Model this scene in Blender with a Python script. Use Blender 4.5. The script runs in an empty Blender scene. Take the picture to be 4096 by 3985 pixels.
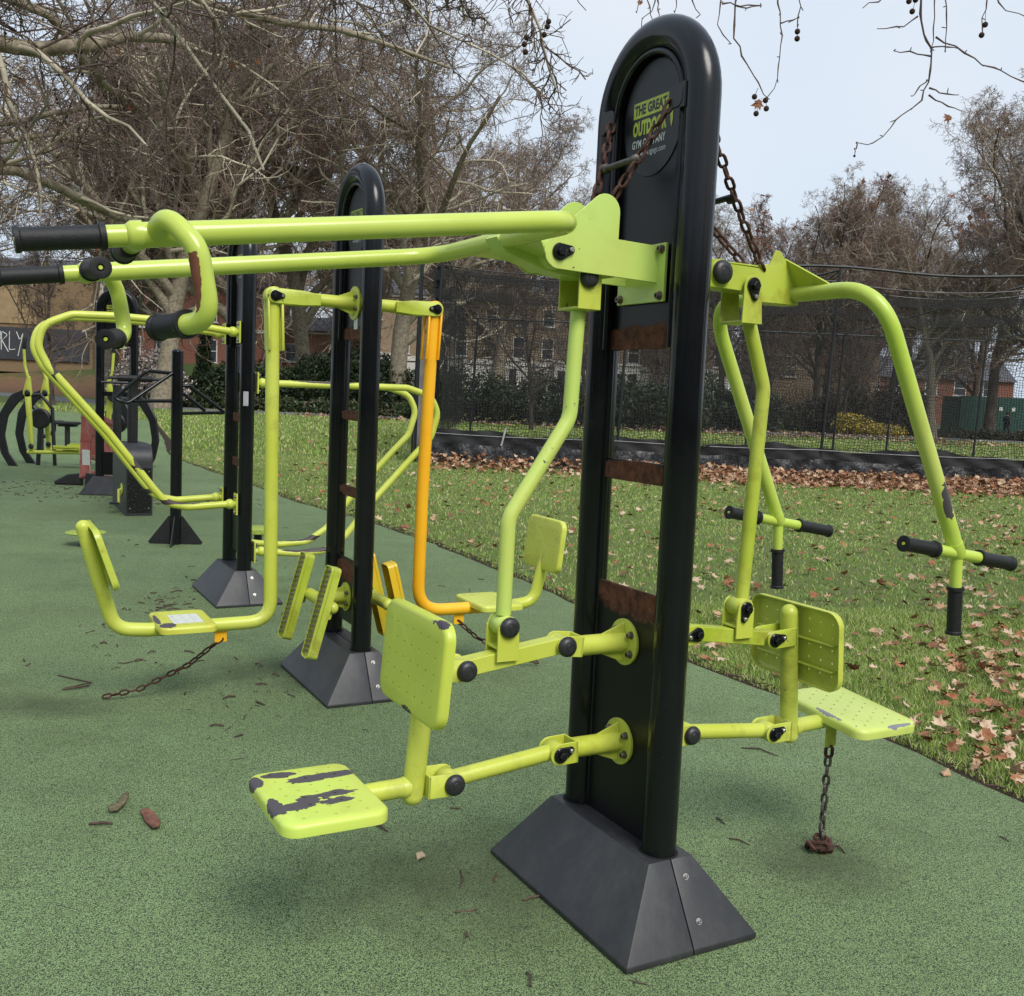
import bpy, bmesh, math, random
import numpy as np
from mathutils import Vector, Matrix

# ---------------------------------------------------------------- camera, world, sun, exposure
SC = bpy.context.scene
COL = SC.collection
R_ = math.radians
cd = bpy.data.cameras.new("camera"); cam = bpy.data.objects.new("camera", cd); COL.objects.link(cam)
cd.sensor_width = 36; cd.lens = 36.065; cd.clip_start = .05; cd.clip_end = 2000
PITCH, ROLL, CAMH = .1025, .0454, 1.5671
fw = Vector((0, math.cos(PITCH), -math.sin(PITCH))); up0 = Vector((0, math.sin(PITCH), math.cos(PITCH))); rt0 = Vector((1, 0, 0))
c_, s_ = math.cos(ROLL), math.sin(ROLL)
rt = c_*rt0 + s_*up0; up = -s_*rt0 + c_*up0
cam.matrix_world = Matrix(((rt.x, up.x, -fw.x, 0), (rt.y, up.y, -fw.y, 0), (rt.z, up.z, -fw.z, CAMH), (0, 0, 0, 1)))
SC.camera = cam

SUN_EL, SUN_AZ = R_(48), R_(150)          # azimuth clockwise from +Y: behind the camera, to the right
W = bpy.data.worlds.new("World"); SC.world = W; W.use_nodes = True
nt = W.node_tree; nt.nodes.clear()
o_ = nt.nodes.new("ShaderNodeOutputWorld"); bg = nt.nodes.new("ShaderNodeBackground")
sky = nt.nodes.new("ShaderNodeTexSky"); sky.sky_type = 'NISHITA'; sky.sun_disc = False
sky.sun_elevation = SUN_EL; sky.sun_rotation = SUN_AZ; sky.dust_density = 4; sky.air_density = 1.5
tc = nt.nodes.new("ShaderNodeTexCoord"); nz = nt.nodes.new("ShaderNodeTexNoise")
nz.inputs['Scale'].default_value = 1.6; nz.inputs['Detail'].default_value = 3; nz.inputs['Roughness'].default_value = .45
nt.links.new(tc.outputs['Generated'], nz.inputs['Vector'])
cr = nt.nodes.new("ShaderNodeValToRGB")
cr.color_ramp.elements[0].position = .35; cr.color_ramp.elements[0].color = (.56, .68, .84, 1)
cr.color_ramp.elements[1].position = .7; cr.color_ramp.elements[1].color = (.74, .79, .86, 1)
nt.links.new(nz.outputs['Fac'], cr.inputs['Fac'])
sc_ = nt.nodes.new("ShaderNodeVectorMath"); sc_.operation = 'SCALE'; sc_.inputs['Scale'].default_value = 8.0
nt.links.new(cr.outputs['Color'], sc_.inputs[0])
mx = nt.nodes.new("ShaderNodeMix"); mx.data_type = 'RGBA'; mx.inputs['Factor'].default_value = .85
nt.links.new(sky.outputs['Color'], mx.inputs['A']); nt.links.new(sc_.outputs['Vector'], mx.inputs['B'])
nt.links.new(mx.outputs['Result'], bg.inputs['Color']); bg.inputs['Strength'].default_value = .1
nt.links.new(bg.outputs['Background'], o_.inputs['Surface'])
sl = bpy.data.lights.new("sun", 'SUN'); sl.energy = 2.0; sl.angle = R_(28); sl.color = (1, .97, .92)
so = bpy.data.objects.new("sun", sl); COL.objects.link(so)
sd = Vector((math.sin(SUN_AZ)*math.cos(SUN_EL), math.cos(SUN_AZ)*math.cos(SUN_EL), math.sin(SUN_EL)))
so.rotation_euler = sd.to_track_quat('Z', 'Y').to_euler(); so.location = (3, -6, 12)
vs = SC.view_settings; vs.view_transform = 'Standard'; vs.look = 'None'; vs.exposure = .55; vs.gamma = 1
SC.cycles.max_bounces = 6; SC.cycles.transparent_max_bounces = 12

# ---------------------------------------------------------------- helpers: objects
def tag(o, label=None, cat=None, group=None, kind=None):
    if label: o['label'] = label
    if cat: o['category'] = cat
    if group: o['group'] = group
    if kind: o['kind'] = kind
    return o
def empty(name, loc=(0, 0, 0), rz=0, label=None, cat=None, group=None):
    o = bpy.data.objects.new(name, None); COL.objects.link(o); o.location = loc; o.rotation_euler = (0, 0, rz)
    o.empty_display_size = .1
    return tag(o, label, cat, group)
def copy_tree(o, parent=None):
    c = o.copy(); COL.objects.link(c); c.parent = parent
    for ch in list(o.children): copy_tree(ch, c)
    return c
def nrm(a): return a/np.maximum(np.linalg.norm(a, axis=-1, keepdims=True), 1e-12)

def fillet(P, rad, n=8):
    """round the inner corners of a polyline"""
    P = [np.array(p, float) for p in P]; out = [P[0]]
    for i in range(1, len(P)-1):
        r = rad[i-1] if isinstance(rad, (list, tuple)) else rad
        a, b, c = P[i-1], P[i], P[i+1]; d1 = nrm(a-b); d2 = nrm(c-b)
        cs = float(np.clip(d1@d2, -1, 1)); th = math.acos(cs)
        if r <= 0 or th > 3.1: out.append(b); continue
        t = min(r/math.tan(th/2), .49*np.linalg.norm(a-b) if i > 1 else .98*np.linalg.norm(a-b), .49*np.linalg.norm(c-b) if i < len(P)-2 else .98*np.linalg.norm(c-b))
        p1, p2 = b+d1*t, b+d2*t
        for k in range(n+1):
            s = k/n; out.append((1-s)**2*p1 + 2*s*(1-s)*b*1.0 + s*s*p2)
    out.append(P[-1]); return np.array(out)

class MB:
    def __init__(self): self.v = []; self.f = []; self.m = []; self.s = []; self.cur = 0; self.n = 0
    def add(self, V, F, smooth=True):
        V = np.asarray(V, float); self.v.append(V)
        for f in F: self.f.append([i+self.n for i in f]); self.m.append(self.cur); self.s.append(smooth)
        self.n += len(V); return self
    def tube(self, P, r, n=16, caps=(1, 1)):
        P = np.asarray(P, float); k = len(P); rr = np.full(k, r) if np.isscalar(r) else np.asarray(r, float)
        T = nrm(np.gradient(P, axis=0)); ref = np.array([0, 0, 1.]) if abs(T[0][2]) < .9 else np.array([1., 0, 0])
        N = nrm(np.cross(T[0], ref)); ang = np.arange(n)*2*math.pi/n; V = []
        for i in range(k):
            N = nrm(N - T[i]*(N@T[i])); B = np.cross(T[i], N)
            V.append(P[i]+rr[i]*(np.cos(ang)[:, None]*N+np.sin(ang)[:, None]*B))
        V = np.concatenate(V); F = []
        for i in range(k-1):
            for j in range(n):
                a = i*n+j; b = i*n+(j+1) % n; F.append([a, b, b+n, a+n])
        if caps[0]: F.append(list(range(n))[::-1])
        if caps[1]: F.append([(k-1)*n+j for j in range(n)])
        return self.add(V, F)
    def lathe(self, o, ax, prof, n=20):
        """prof: list of (height along axis, radius); closed with caps when radius > 0"""
        o = np.asarray(o, float); ax = nrm(np.asarray(ax, float))
        ref = np.array([0, 0, 1.]) if abs(ax[2]) < .9 else np.array([1., 0, 0])
        N = nrm(np.cross(ax, ref)); B = np.cross(ax, N); ang = np.arange(n)*2*math.pi/n
        V = np.concatenate([o+ax*h+max(r, 1e-5)*(np.cos(ang)[:, None]*N+np.sin(ang)[:, None]*B) for h, r in prof]); k = len(prof); F = []
        for i in range(k-1):
            for j in range(n):
                a = i*n+j; b = i*n+(j+1) % n; F.append([a, b, b+n, a+n])
        F.append(list(range(n))[::-1]); F.append([(k-1)*n+j for j in range(n)])
        return self.add(V, F)
    def cyl(self, a, b, r, n=20, c=.0):
        a = np.asarray(a, float); b = np.asarray(b, float); L = np.linalg.norm(b-a); c = c or min(.15*r, .2*L)
        return self.lathe(a, b-a, [(0, r-c), (c, r), (L-c, r), (L, r-c)], n)
    def ball(self, c, r, n=14, m=8, sc=(1, 1, 1)):
        ph = np.linspace(0, math.pi, m+1); V = []; F = []
        for p in ph:
            for j in range(n):
                t = 2*math.pi*j/n; V.append((c[0]+r*sc[0]*math.sin(p)*math.cos(t), c[1]+r*sc[1]*math.sin(p)*math.sin(t), c[2]+r*sc[2]*math.cos(p)))
        for i in range(m):
            for j in range(n):
                a = i*n+j; b = i*n+(j+1) % n; F.append([a, a+n, b+n, b])
        return self.add(V, F)
    def prism(self, out, o, ax, ay, t, ch=.002):
        """outline (list of 2-D points, any turn) swept by t along ax x ay, with a small chamfer"""
        out = np.asarray(out, float); o = np.asarray(o, float); ax = np.asarray(ax, float); ay = np.asarray(ay, float); az = np.cross(ax, ay)
        x, y = out[:, 0], out[:, 1]; A = (x*np.roll(y, -1)-np.roll(x, -1)*y).sum()
        if A < 0: out = out[::-1]
        n = len(out); e1 = nrm(out-np.roll(out, 1, 0)); e2 = nrm(np.roll(out, -1, 0)-out)
        nn = np.stack([e1[:, 1]+e2[:, 1], -(e1[:, 0]+e2[:, 0])], 1); nn = nn/np.maximum((np.linalg.norm(nn, axis=1, keepdims=True)**2)/2, .3)
        ins = out-nn*ch
        def lay(p, z): return o+p[:, :1]*ax+p[:, 1:]*ay+az*z
        V = np.concatenate([lay(ins, 0), lay(out, ch), lay(out, t-ch), lay(ins, t)]); F = [list(range(n))[::-1], [3*n+j for j in range(n)]]
        for i in range(3):
            for j in range(n):
                a = i*n+j; b = i*n+(j+1) % n; F.append([a, b, b+n, a+n])
        return self.add(V, F, False)
    def box(self, c, s, ax=(1, 0, 0), ay=(0, 1, 0), ch=.002):
        ax = nrm(np.asarray(ax, float)); ay = nrm(np.asarray(ay, float)); az = np.cross(ax, ay); hx, hy = s[0]/2, s[1]/2
        return self.prism([(-hx, -hy), (hx, -hy), (hx, hy), (-hx, hy)], np.asarray(c, float)-az*s[2]/2, ax, ay, s[2], min(ch, .3*min(s)))
    def bar(self, a, b, w, h, ref=(0, 0, 1), ch=.002):
        a = np.asarray(a, float); b = np.asarray(b, float); ax = nrm(b-a); ay = nrm(np.cross(np.asarray(ref, float), ax))
        return self.box((a+b)/2, (np.linalg.norm(b-a), w, h), ax, ay, ch)
    def pan(self, out, o, ax, ay, d, r=.012, t=.004, hollow=True):
        """pressed sheet: flat face at o (facing ax x ay), rounded rim turned back by d"""
        out = np.asarray(out, float); o = np.asarray(o, float); ax = np.asarray(ax, float); ay = np.asarray(ay, float); az = np.cross(ax, ay)
        x, y = out[:, 0], out[:, 1]
        if (x*np.roll(y, -1)-np.roll(x, -1)*y).sum() < 0: out = out[::-1]
        n = len(out); e1 = nrm(out-np.roll(out, 1, 0)); e2 = nrm(np.roll(out, -1, 0)-out); nn = nrm(np.stack([e1[:, 1]+e2[:, 1], -(e1[:, 0]+e2[:, 0])], 1))
        def lay(i, z): p = out-nn*i; return o+p[:, :1]*ax+p[:, 1:]*ay+az*z
        L = [lay(r, 0), lay(r*.5, -r*.13), lay(r*.13, -r*.5), lay(0, -r), lay(0, -d), lay(t, -d), lay(t, -r), lay(r, -t)] if hollow else [lay(r, 0), lay(r*.5, -r*.13), lay(r*.13, -r*.5), lay(0, -r), lay(0, -d)]
        k = len(L); F = [list(range(n)), [(k-1)*n+j for j in range(n)][::-1]]
        for i in range(k-1):
            for j in range(n):
                a = i*n+j; b = i*n+(j+1) % n; F.append([a, a+n, b+n, b])
        return self.add(np.concatenate(L), F)
    def text(self, s, o, ax, ay, w=None, h=None, off=.0, depth=0.0, shear=0):
        cu = bpy.data.curves.new("text", 'FONT'); cu.body = s; cu.offset = off; cu.resolution_u = 2; cu.shear = shear
        ob = bpy.data.objects.new("text", cu); COL.objects.link(ob); dg = bpy.context.evaluated_depsgraph_get()
        me = bpy.data.meshes.new_from_object(ob.evaluated_get(dg))
        V = np.array([v.co[:] for v in me.vertices]); F = [list(p.vertices) for p in me.polygons]
        bpy.data.objects.remove(ob); bpy.data.curves.remove(cu); bpy.data.meshes.remove(me)
        mn, mxx = V.min(0), V.max(0); V = V-mn; sx = w/(mxx[0]-mn[0]) if w else 1; sy = h/(mxx[1]-mn[1]) if h else sx
        o = np.asarray(o, float); return self.add(o+V[:, :1]*sx*np.asarray(ax, float)+V[:, 1:2]*sy*np.asarray(ay, float), F, False)
    def mesh(self, name, mats):
        me = bpy.data.meshes.new(name); V = np.concatenate(self.v) if self.v else np.zeros((0, 3))
        me.from_pydata(V.tolist(), [], self.f)
        for m in (mats if isinstance(mats, (list, tuple)) else [mats]): me.materials.append(m)
        me.polygons.foreach_set('material_index', self.m); me.polygons.foreach_set('use_smooth', self.s); me.update(); return me
    def build(self, name, mats, parent=None, bevel=0, ang=35, flip=True):
        me = self.mesh(name, mats)
        if flip or bevel:
            bm = bmesh.new(); bm.from_mesh(me); bmesh.ops.recalc_face_normals(bm, faces=bm.faces)
            if bevel:
                ed = [e for e in bm.edges if len(e.link_faces) == 2 and e.calc_face_angle(0) > .5]
                bmesh.ops.bevel(bm, geom=ed, offset=bevel, segments=2, affect='EDGES', profile=.6)
            bm.to_mesh(me); bm.free()
        me.set_sharp_from_angle(angle=R_(ang))
        o = bpy.data.objects.new(name, me); COL.objects.link(o); o.parent = parent; return o

def rrect(w, h, r, n=6, cx=0, cy=0):
    out = []
    for sx, sy, a0 in ((1, 1, 0), (-1, 1, 90), (-1, -1, 180), (1, -1, 270)):
        for k in range(n+1):
            a = R_(a0+90*k/n); out.append((cx+sx*(w/2-r)+r*math.cos(a), cy+sy*(h/2-r)+r*math.sin(a)))
    return out
def capsule(a, b, r1, r2=None, n=8):
    """2-D outline round two points"""
    r2 = r2 or r1; a = np.array(a, float); b = np.array(b, float); th = math.atan2(*(b-a)[::-1]); out = []
    for k in range(n+1): t = th+math.pi/2+math.pi*k/n; out.append((a[0]+r1*math.cos(t), a[1]+r1*math.sin(t)))
    for k in range(n+1): t = th-math.pi/2+math.pi*k/n; out.append((b[0]+r2*math.cos(t), b[1]+r2*math.sin(t)))
    return out
def drill(o, holes, ax, r, L=.1):
    """real holes through a plate: cut with cylinders, then drop the cutter"""
    mb = MB(); ax = nrm(np.asarray(ax, float))
    for h in holes: mb.lathe(np.asarray(h, float)-ax*L/2, ax, [(0, r), (L, r)], 8)
    c = mb.build("cutter", [], o.parent); m = o.modifiers.new("b", 'BOOLEAN'); m.object = c; m.operation = 'DIFFERENCE'; m.solver = 'EXACT'
    bpy.context.view_layer.update(); dg = bpy.context.evaluated_depsgraph_get(); me = bpy.data.meshes.new_from_object(o.evaluated_get(dg)); o.modifiers.clear()
    o.data = me; me.set_sharp_from_angle(angle=R_(40)); cm = c.data; bpy.data.objects.remove(c); bpy.data.meshes.remove(cm)

# ---------------------------------------------------------------- helpers: materials
class NT:
    def __init__(self, name):
        self.m = bpy.data.materials.new(name); self.m.use_nodes = True; self.t = self.m.node_tree; self.b = self.t.nodes['Principled BSDF']; self.out = self.t.nodes['Material Output']
        self.tc = None
    def n(self, ty, **kw):
        x = self.t.nodes.new(ty)
        for k, v in kw.items(): setattr(x, k, v)
        return x
    def l(self, a, b): self.t.links.new(a, b)
    def co(self, which='Object'):
        if not self.tc: self.tc = self.n('ShaderNodeTexCoord')
        return self.tc.outputs[which]
    def put(self, sock, v):
        if hasattr(v, 'links') or isinstance(v, bpy.types.NodeSocket): self.l(v, sock)
        else: sock.default_value = v
    def noise(self, scale, detail=4, rough=.55, vec=None, dist=0):
        x = self.n('ShaderNodeTexNoise'); x.inputs['Scale'].default_value = scale; x.inputs['Detail'].default_value = detail; x.inputs['Roughness'].default_value = rough; x.inputs['Distortion'].default_value = dist
        self.l(vec or self.co(), x.inputs['Vector']); return x.outputs['Fac']
    def math(self, op, a, b=0, cl=False):
        x = self.n('ShaderNodeMath', operation=op, use_clamp=cl); self.put(x.inputs[0], a); self.put(x.inputs[1], b); return x.outputs[0]
    def ramp(self, f, stops, interp='LINEAR'):
        x = self.n('ShaderNodeValToRGB'); e = x.color_ramp.elements; x.color_ramp.interpolation = interp
        while len(e) < len(stops): e.new(.5)
        for q, (p, c) in zip(e, stops): q.position = p; q.color = (c, c, c, 1) if np.isscalar(c) else (*c, 1)
        self.l(f, x.inputs['Fac']); return x.outputs['Color']
    def mix(self, f, a, b, bt='MIX'):
        x = self.n('ShaderNodeMix', data_type='RGBA', blend_type=bt)
        self.put(x.inputs['Factor'], f)
        for s, v in (('A', a), ('B', b)): self.put(x.inputs[s], v if not isinstance(v, tuple) else (*v, 1))
        return x.outputs['Result']
    def ell(self, c, s):
        a = self.n('ShaderNodeVectorMath', operation='SUBTRACT'); self.l(self.co(), a.inputs[0]); a.inputs[1].default_value = c
        b = self.n('ShaderNodeVectorMath', operation='DIVIDE'); self.l(a.outputs[0], b.inputs[0]); b.inputs[1].default_value = s
        d = self.n('ShaderNodeVectorMath', operation='LENGTH'); self.l(b.outputs[0], d.inputs[0]); return self.math('SUBTRACT', 1, d.outputs['Value'])
    def scalev(self, s, which='Object'):
        a = self.n('ShaderNodeVectorMath', operation='MULTIPLY'); self.l(self.co(which), a.inputs[0]); a.inputs[1].default_value = s; return a.outputs[0]
    def bump(self, h, st=.2, d=.01):
        x = self.n('ShaderNodeBump'); x.inputs['Strength'].default_value = st; x.inputs['Distance'].default_value = d; self.l(h, x.inputs['Height']); self.l(x.outputs[0], self.b.inputs['Normal'])
    def set(self, col=None, rough=None, metal=None, spec=None, coat=None):
        for k, v in (('Base Color', col), ('Roughness', rough), ('Metallic', metal), ('Specular IOR Level', spec), ('Coat Weight', coat)):
            if v is not None: self.put(self.b.inputs[k], (*v, 1) if isinstance(v, tuple) else v)
        return self

def plain(name, c, rough=.5, metal=0, var=.25, sc=8, spec=.5, bump=0):
    k = NT(name); f = k.noise(sc, 5, .6)
    k.set(k.mix(k.ramp(f, [(.3, 0), (.7, 1)]), tuple(x*(1-var) for x in c), tuple(min(1, x*(1+var)) for x in c)), rough, metal, spec)
    if bump: k.bump(k.noise(sc*6, 3), bump, .004)
    return k.m
def paint(name, c1, c2, masks=(), speck=.72, chipc=(.075, .065, .072), rough=.36, dirt=.5, dirtc=(.2, .17, .05), rust=False):
    """gloss paint over metal: sun-fade, grime, small knocks and placed chipped patches (c, s, sharpness, kind)"""
    k = NT(name); f = k.noise(2.2, 3, .5); col = k.mix(k.ramp(f, [(.35, 0), (.68, 1)]), c1, c2)
    g = k.noise(7, 6, .7); col = k.mix(k.math('MULTIPLY', k.ramp(g, [(.52, 0), (.75, 1)]), dirt), col, dirtc)
    ch = k.ramp(k.noise(55, 3, .5), [(speck, 0), (speck+.015, 1)])
    big = k.ramp(k.noise(5, 2, .5), [(.5, 0), (.62, 1)])
    ch = k.math('MULTIPLY', ch, big)
    rmask = None
    nz = k.noise(26, 6, .72); nz2 = k.noise(70, 3, .6, k.scalev((1, .22, 1)))
    for c, s, amp, kind in masks:
        v = k.math('ADD', k.ell(c, s), k.math('MULTIPLY', k.math('SUBTRACT', k.math('ADD', k.math('MULTIPLY', nz, .55), k.math('MULTIPLY', nz2, .45)), .5), amp*1.7))
        v = k.ramp(v, [(.02, 0), (.05, 1)])
        if kind == 'rust': rmask = v if rmask is None else k.math('MAXIMUM', rmask, v)
        else: ch = k.math('MAXIMUM', ch, v)
    col = k.mix(ch, col, chipc)
    rr = k.mix(ch, (rough,)*3, (.5,)*3)
    if rmask is not None:
        rc = k.mix(k.noise(40, 4), (.10, .028, .014), (.21, .075, .035)); col = k.mix(rmask, col, rc); rr = k.mix(rmask, rr, (.8, .8, .8)); ch = k.math('MAXIMUM', ch, rmask)
    k.set(col, rr, 0, .5)
    h = k.math('SUBTRACT', k.math('MULTIPLY', k.noise(90, 2), .25), k.math('MULTIPLY', ch, .6)); k.bump(h, .25, .0015)
    return k.m
LIME1, LIME2, LIME3, LIME4 = (.49, .545, .055), (.58, .63, .11), (.54, .50, .04), (.52, .59, .13)
lime = paint("lime_paint", LIME1, LIME2)
lime_fade = paint("lime_paint_faded", LIME4, (.52, .72, .17), dirt=.15, rough=.28)
lime_dirty = paint("lime_paint_grimy", (.36, .45, .03), LIME2, dirt=.75, dirtc=(.22, .16, .02), speck=.70)
yellow = paint("amber_paint", (.86, .42, .012), (.93, .50, .02), dirt=.25, dirtc=(.6, .3, .01), speck=.75)
k = NT("black_gloss"); f = k.noise(9, 6, .7); scr = k.ramp(k.noise(26, 3, .6, k.scalev((1, 1, .18))), [(.70, 0), (.76, 1)])
spot = k.ramp(k.noise(70, 2, .5), [(.76, 0), (.79, 1)])
k.set(k.mix(k.math('MULTIPLY', k.math('MAXIMUM', scr, spot), .35), k.mix(f, (.003, .0033, .0042), (.008, .009, .011)), (.12, .12, .12)), k.mix(k.ramp(k.noise(5, 5, .7), [(.35, 0), (.7, 1)]), (.08,)*3, (.28,)*3), 0, .36); k.bump(k.noise(60, 2), .03, .002); black = k.m
black_flat = plain("black_satin", (.012, .012, .014), .45, 0, .4, 14)
def rustpanel(name, masks):
    k = NT(name); nz = k.noise(16, 8, .8, k.scalev((1, 1, .45))); m = None
    for c, s, amp in masks:
        v = k.math('ADD', k.ell(c, s), k.math('MULTIPLY', k.math('SUBTRACT', nz, .5), amp)); v = k.ramp(v, [(.0, 0), (.12, 1)]); m = v if m is None else k.math('MAXIMUM', m, v)
    rc = k.mix(k.ramp(k.noise(30, 5, .7), [(.35, 0), (.65, 1)]), (.05, .018, .01), (.16, .06, .03)); pale = k.ramp(k.noise(45, 4, .7, k.scalev((.5, .5, 2))), [(.66, 0), (.7, 1)])
    rc = k.mix(k.math('MULTIPLY', pale, .5), rc, (.3, .27, .22))
    k.set(k.mix(m, (.004, .004, .005), rc), k.mix(m, (.32,)*3, (.85,)*3), 0, .28); k.bump(nz, .12, .003); return k.m
k = NT("base_plastic"); f = k.noise(4, 6, .75); sm = k.ramp(k.noise(7, 6, .8, k.scalev((1, 1, .35))), [(.45, 0), (.8, 1)])
k.set(k.mix(k.math('MULTIPLY', sm, .55), k.mix(f, (.018, .019, .022), (.028, .029, .032)), (.085, .08, .075)), k.mix(f, (.35,)*3, (.6,)*3)); k.bump(k.noise(40, 4), .06, .003); plastic = k.m
rubber = plain("grip_rubber", (.010, .010, .011), .55, 0, .35, 60, .4, .25)
cap_m = plain("cap_rubber", (.022, .022, .024), .42, 0, .25, 30, .5)
steel = plain("steel_bolt", (.42, .40, .37), .32, .9, .3, 90)
bolt_m = plain("dull_bolt", (.20, .16, .13), .45, .7, .5, 80)
rust_m = plain("rusty_chain", (.075, .034, .024), .7, .3, .75, 35, .4, .3)
chain_grey = plain("grey_chain", (.10, .085, .075), .5, .6, .6, 40, .5, .2)
seam = plain("dark_gap", (.003, .003, .003), .9)
primer = plain("bare_primer", (.07, .06, .066), .5, 0, .3, 30)
white_m = plain("white_print", (.62, .64, .60), .45, 0, .12, 40)
limeprint = plain("lime_print", (.42, .48, .04), .4, 0, .2, 40)

# ---------------------------------------------------------------- gym stations (local frame: x = along the base, y = across, z = up)
YAW = -1.0686
TA = .2177; HT = 2.6754; RT = .0508
SPR = HT-RT-TA
def arch(rad, z0, n=24):
    P = [(-rad, 0, z0)] + [(-rad*math.cos(math.pi*i/n), 0, SPR+rad*math.sin(math.pi*i/n)) for i in range(n+1)] + [(rad, 0, z0)]
    Q = [P[0]]+[(-rad, 0, z0+(SPR-z0)*q) for q in (.25, .5, .75)]+P[1:-1]+[(rad, 0, z0+(SPR-z0)*q) for q in (.75, .5, .25)]+[P[-1]]
    return np.array(Q)
X, Y, Z = (1, 0, 0), (0, 1, 0), (0, 0, 1)
def base_cover(root, L=.81, Wd=.463, l=.5535, w=.156, zl=.017, zb=.231):
    mb = MB()
    for s in (-1, 1):
        def ring(hl, y1, z): return [(-hl, s*.0017, z), (hl, s*.0017, z), (hl, s*y1, z), (-hl, s*y1, z)]
        V = ring(L/2, Wd/2, .001)+ring(L/2, Wd/2, zl)+ring(l/2, w/2, zb); F = [[0, 1, 2, 3], [8, 9, 10, 11]]
        for i in range(2):
            for j in range(4):
                a = i*4+j; b = i*4+(j+1) % 4; F.append([a, b, b+4, a+4])
        mb.add(V, F, False)
    o = mb.build('base_cover', plastic, root, bevel=.0035)
    t = math.atan2((L-l)/2, zb-zl); nx = math.cos(t); nzz = math.sin(t)
    for e in (1, -1):
        for q in (.22, .72):
            c = np.array([e*(L/2+(l-L)/2*(1-q)), .034+.01*q, zl+(zb-zl)*(1-q)]); d = np.array([e*nx, 0, nzz]); m = MB(); m.cur = 0
            m.lathe(c, d, [(-.002, .0095), (.001, .0095)], 14); m.lathe(c+d*.001, d, [(0, .0062), (.006, .0062), (.0075, .005)], 12); m.cur = 1; m.lathe(c+d*.0085, d, [(-.0005, .0028), (.0002, .0026)], 6)
            m.build('bolt', [steel, seam], o)
    for e in (1, -1): m = MB(); m.lathe((e*TA, 0, zb), Z, [(-.01, RT+.007), (.0015, RT+.007)], 24); m.build('collar_gap', seam, root)
def pillar(root, up_z, low_z, low_top, rungs, pm, badge=True, back=True):
    m = MB(); m.tube(arch(TA, .2), RT, 28); fr = m.build('frame', black, root, ang=60)
    m = MB()
    for y in (-.026, .026):
        P = arch(TA-.052, up_z); P[:, 1] = y; m.tube(P, .0105, 8)
    for x in (-TA+.05, TA-.05): m.tube([(x, 0, .2), (x, 0, up_z)], .010, 8)
    m.build('weld_rim', black, root, ang=60)
    r = TA-.045; out = [(-r, up_z)]+[(-r*math.cos(math.pi*i/24), SPR+r*math.sin(math.pi*i/24)) for i in range(25)]+[(r, up_z)]
    m = MB(); m.prism(out, (0, .006, 0), X, Z, .012, .001); pn = m.build('panel', pm, root)
    m = MB(); m.box((0, 0, (low_z+low_top)/2), (2*r, .012, low_top-low_z)); m.build('panel', pm, root)
    for z0, z1 in rungs:
        m = MB(); m.box((0, 0, (z0+z1)/2), (2*r, .010, z1-z0)); m.build('rung', pm, root)
    if badge:
        for s in (-1, 1):
            m = MB(); e = [(.147*math.cos(t), .168*math.sin(t)) for t in np.linspace(0, 2*math.pi, 41)[:-1]]
            ax = (-s*1., 0, 0); y0 = s*.0062
            m.prism(e, (0, y0, 2.39), ax, Z, .0035, .001)
            bd = m.build('badge', black_flat, pn)
            yy = y0+s*.0043; m = MB(); A = np.array(ax)
            def at(u, z): return np.array([0, yy, z])+A*u
            m.cur = 0; m.prism([(0, 0), (.172, 0), (.172, .046), (0, .046)], at(-.098, 2.402)-np.array([0, s*.0009, 0]), ax, Z, .0008, .0001)
            m.cur = 1; m.text("THE GREAT", at(-.093, 2.409), ax, Z, .160, .032, .05)
            m.cur = 0; m.text("OUTDOOR", at(-.098, 2.348), ax, Z, .168, .046, .055)
            m.prism([(0, .046), (.016, .046), (.0155, .02), (.009, 0), (.004, .02)], at(.084, 2.345), ax, Z, .0006, .0001)
            m.cur = 2; m.text("GYM COMPANY", at(-.098, 2.314), ax, Z, .165, .024, .015)
            m.text("www.tgogc.com", at(-.055, 2.282), ax, Z, .125, .019, 0)
            m.build('lettering', [limeprint, black_flat, white_m], bd, flip=False)
def dome(par, c, d=(1, 0, 0), r=.031):
    m = MB(); r2 = r*.42
    m.lathe(c, d, [(-.004, r*.96), (.003, r), (.009, r*.95), (.015, r*.80), (.0185, r*.55), (.0188, r2), (.0178, r2*.97), (.0178, r2*.9), (.0192, r2*.8), (.0195, .001)], 24); return m.build('pivot_cap', cap_m, par)
def pear(par, c, d=(1, 0, 0), ang=0., r=.024):
    """moulded cap over a hex nut with a small locking screw; ang turns the screw about d"""
    m = MB(); d = np.array(d, float); ax = np.array([0, 1., 0]); ay = np.cross(d, ax); q = np.array([math.cos(ang), math.sin(ang)])*.034
    c = np.asarray(c, float); m.prism(capsule((0, 0), q, r, .0125), c, ax, ay, .008, .002)
    m.lathe(c, d, [(.008, r*.84), (.011, r*.8)], 20); m.lathe(c, d, [(.011, r*.58), (.020, r*.56), (.022, r*.45)], 6); o = m.build('pivot_cap', black, par)
    m = MB(); p = c+ax*q[0]+ay*q[1]; m.lathe(p, d, [(.006, .0075), (.013, .0072), (.0155, .005)], 12); m.build('screw', steel, o); return o
def bolt(par, c, d, r=.0125):
    m = MB(); d = np.array(d, float); c = np.asarray(c, float)
    m.lathe(c, d, [(0, r), (.003, r), (.0031, r*.72), (.014, r*.7), (.0155, r*.6)], 16); m.cur = 1; m.lathe(c+d*.0158, d, [(-.0002, r*.36), (.0002, r*.34)], 6); return m.build('bolt', [bolt_m, seam], par)
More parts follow.
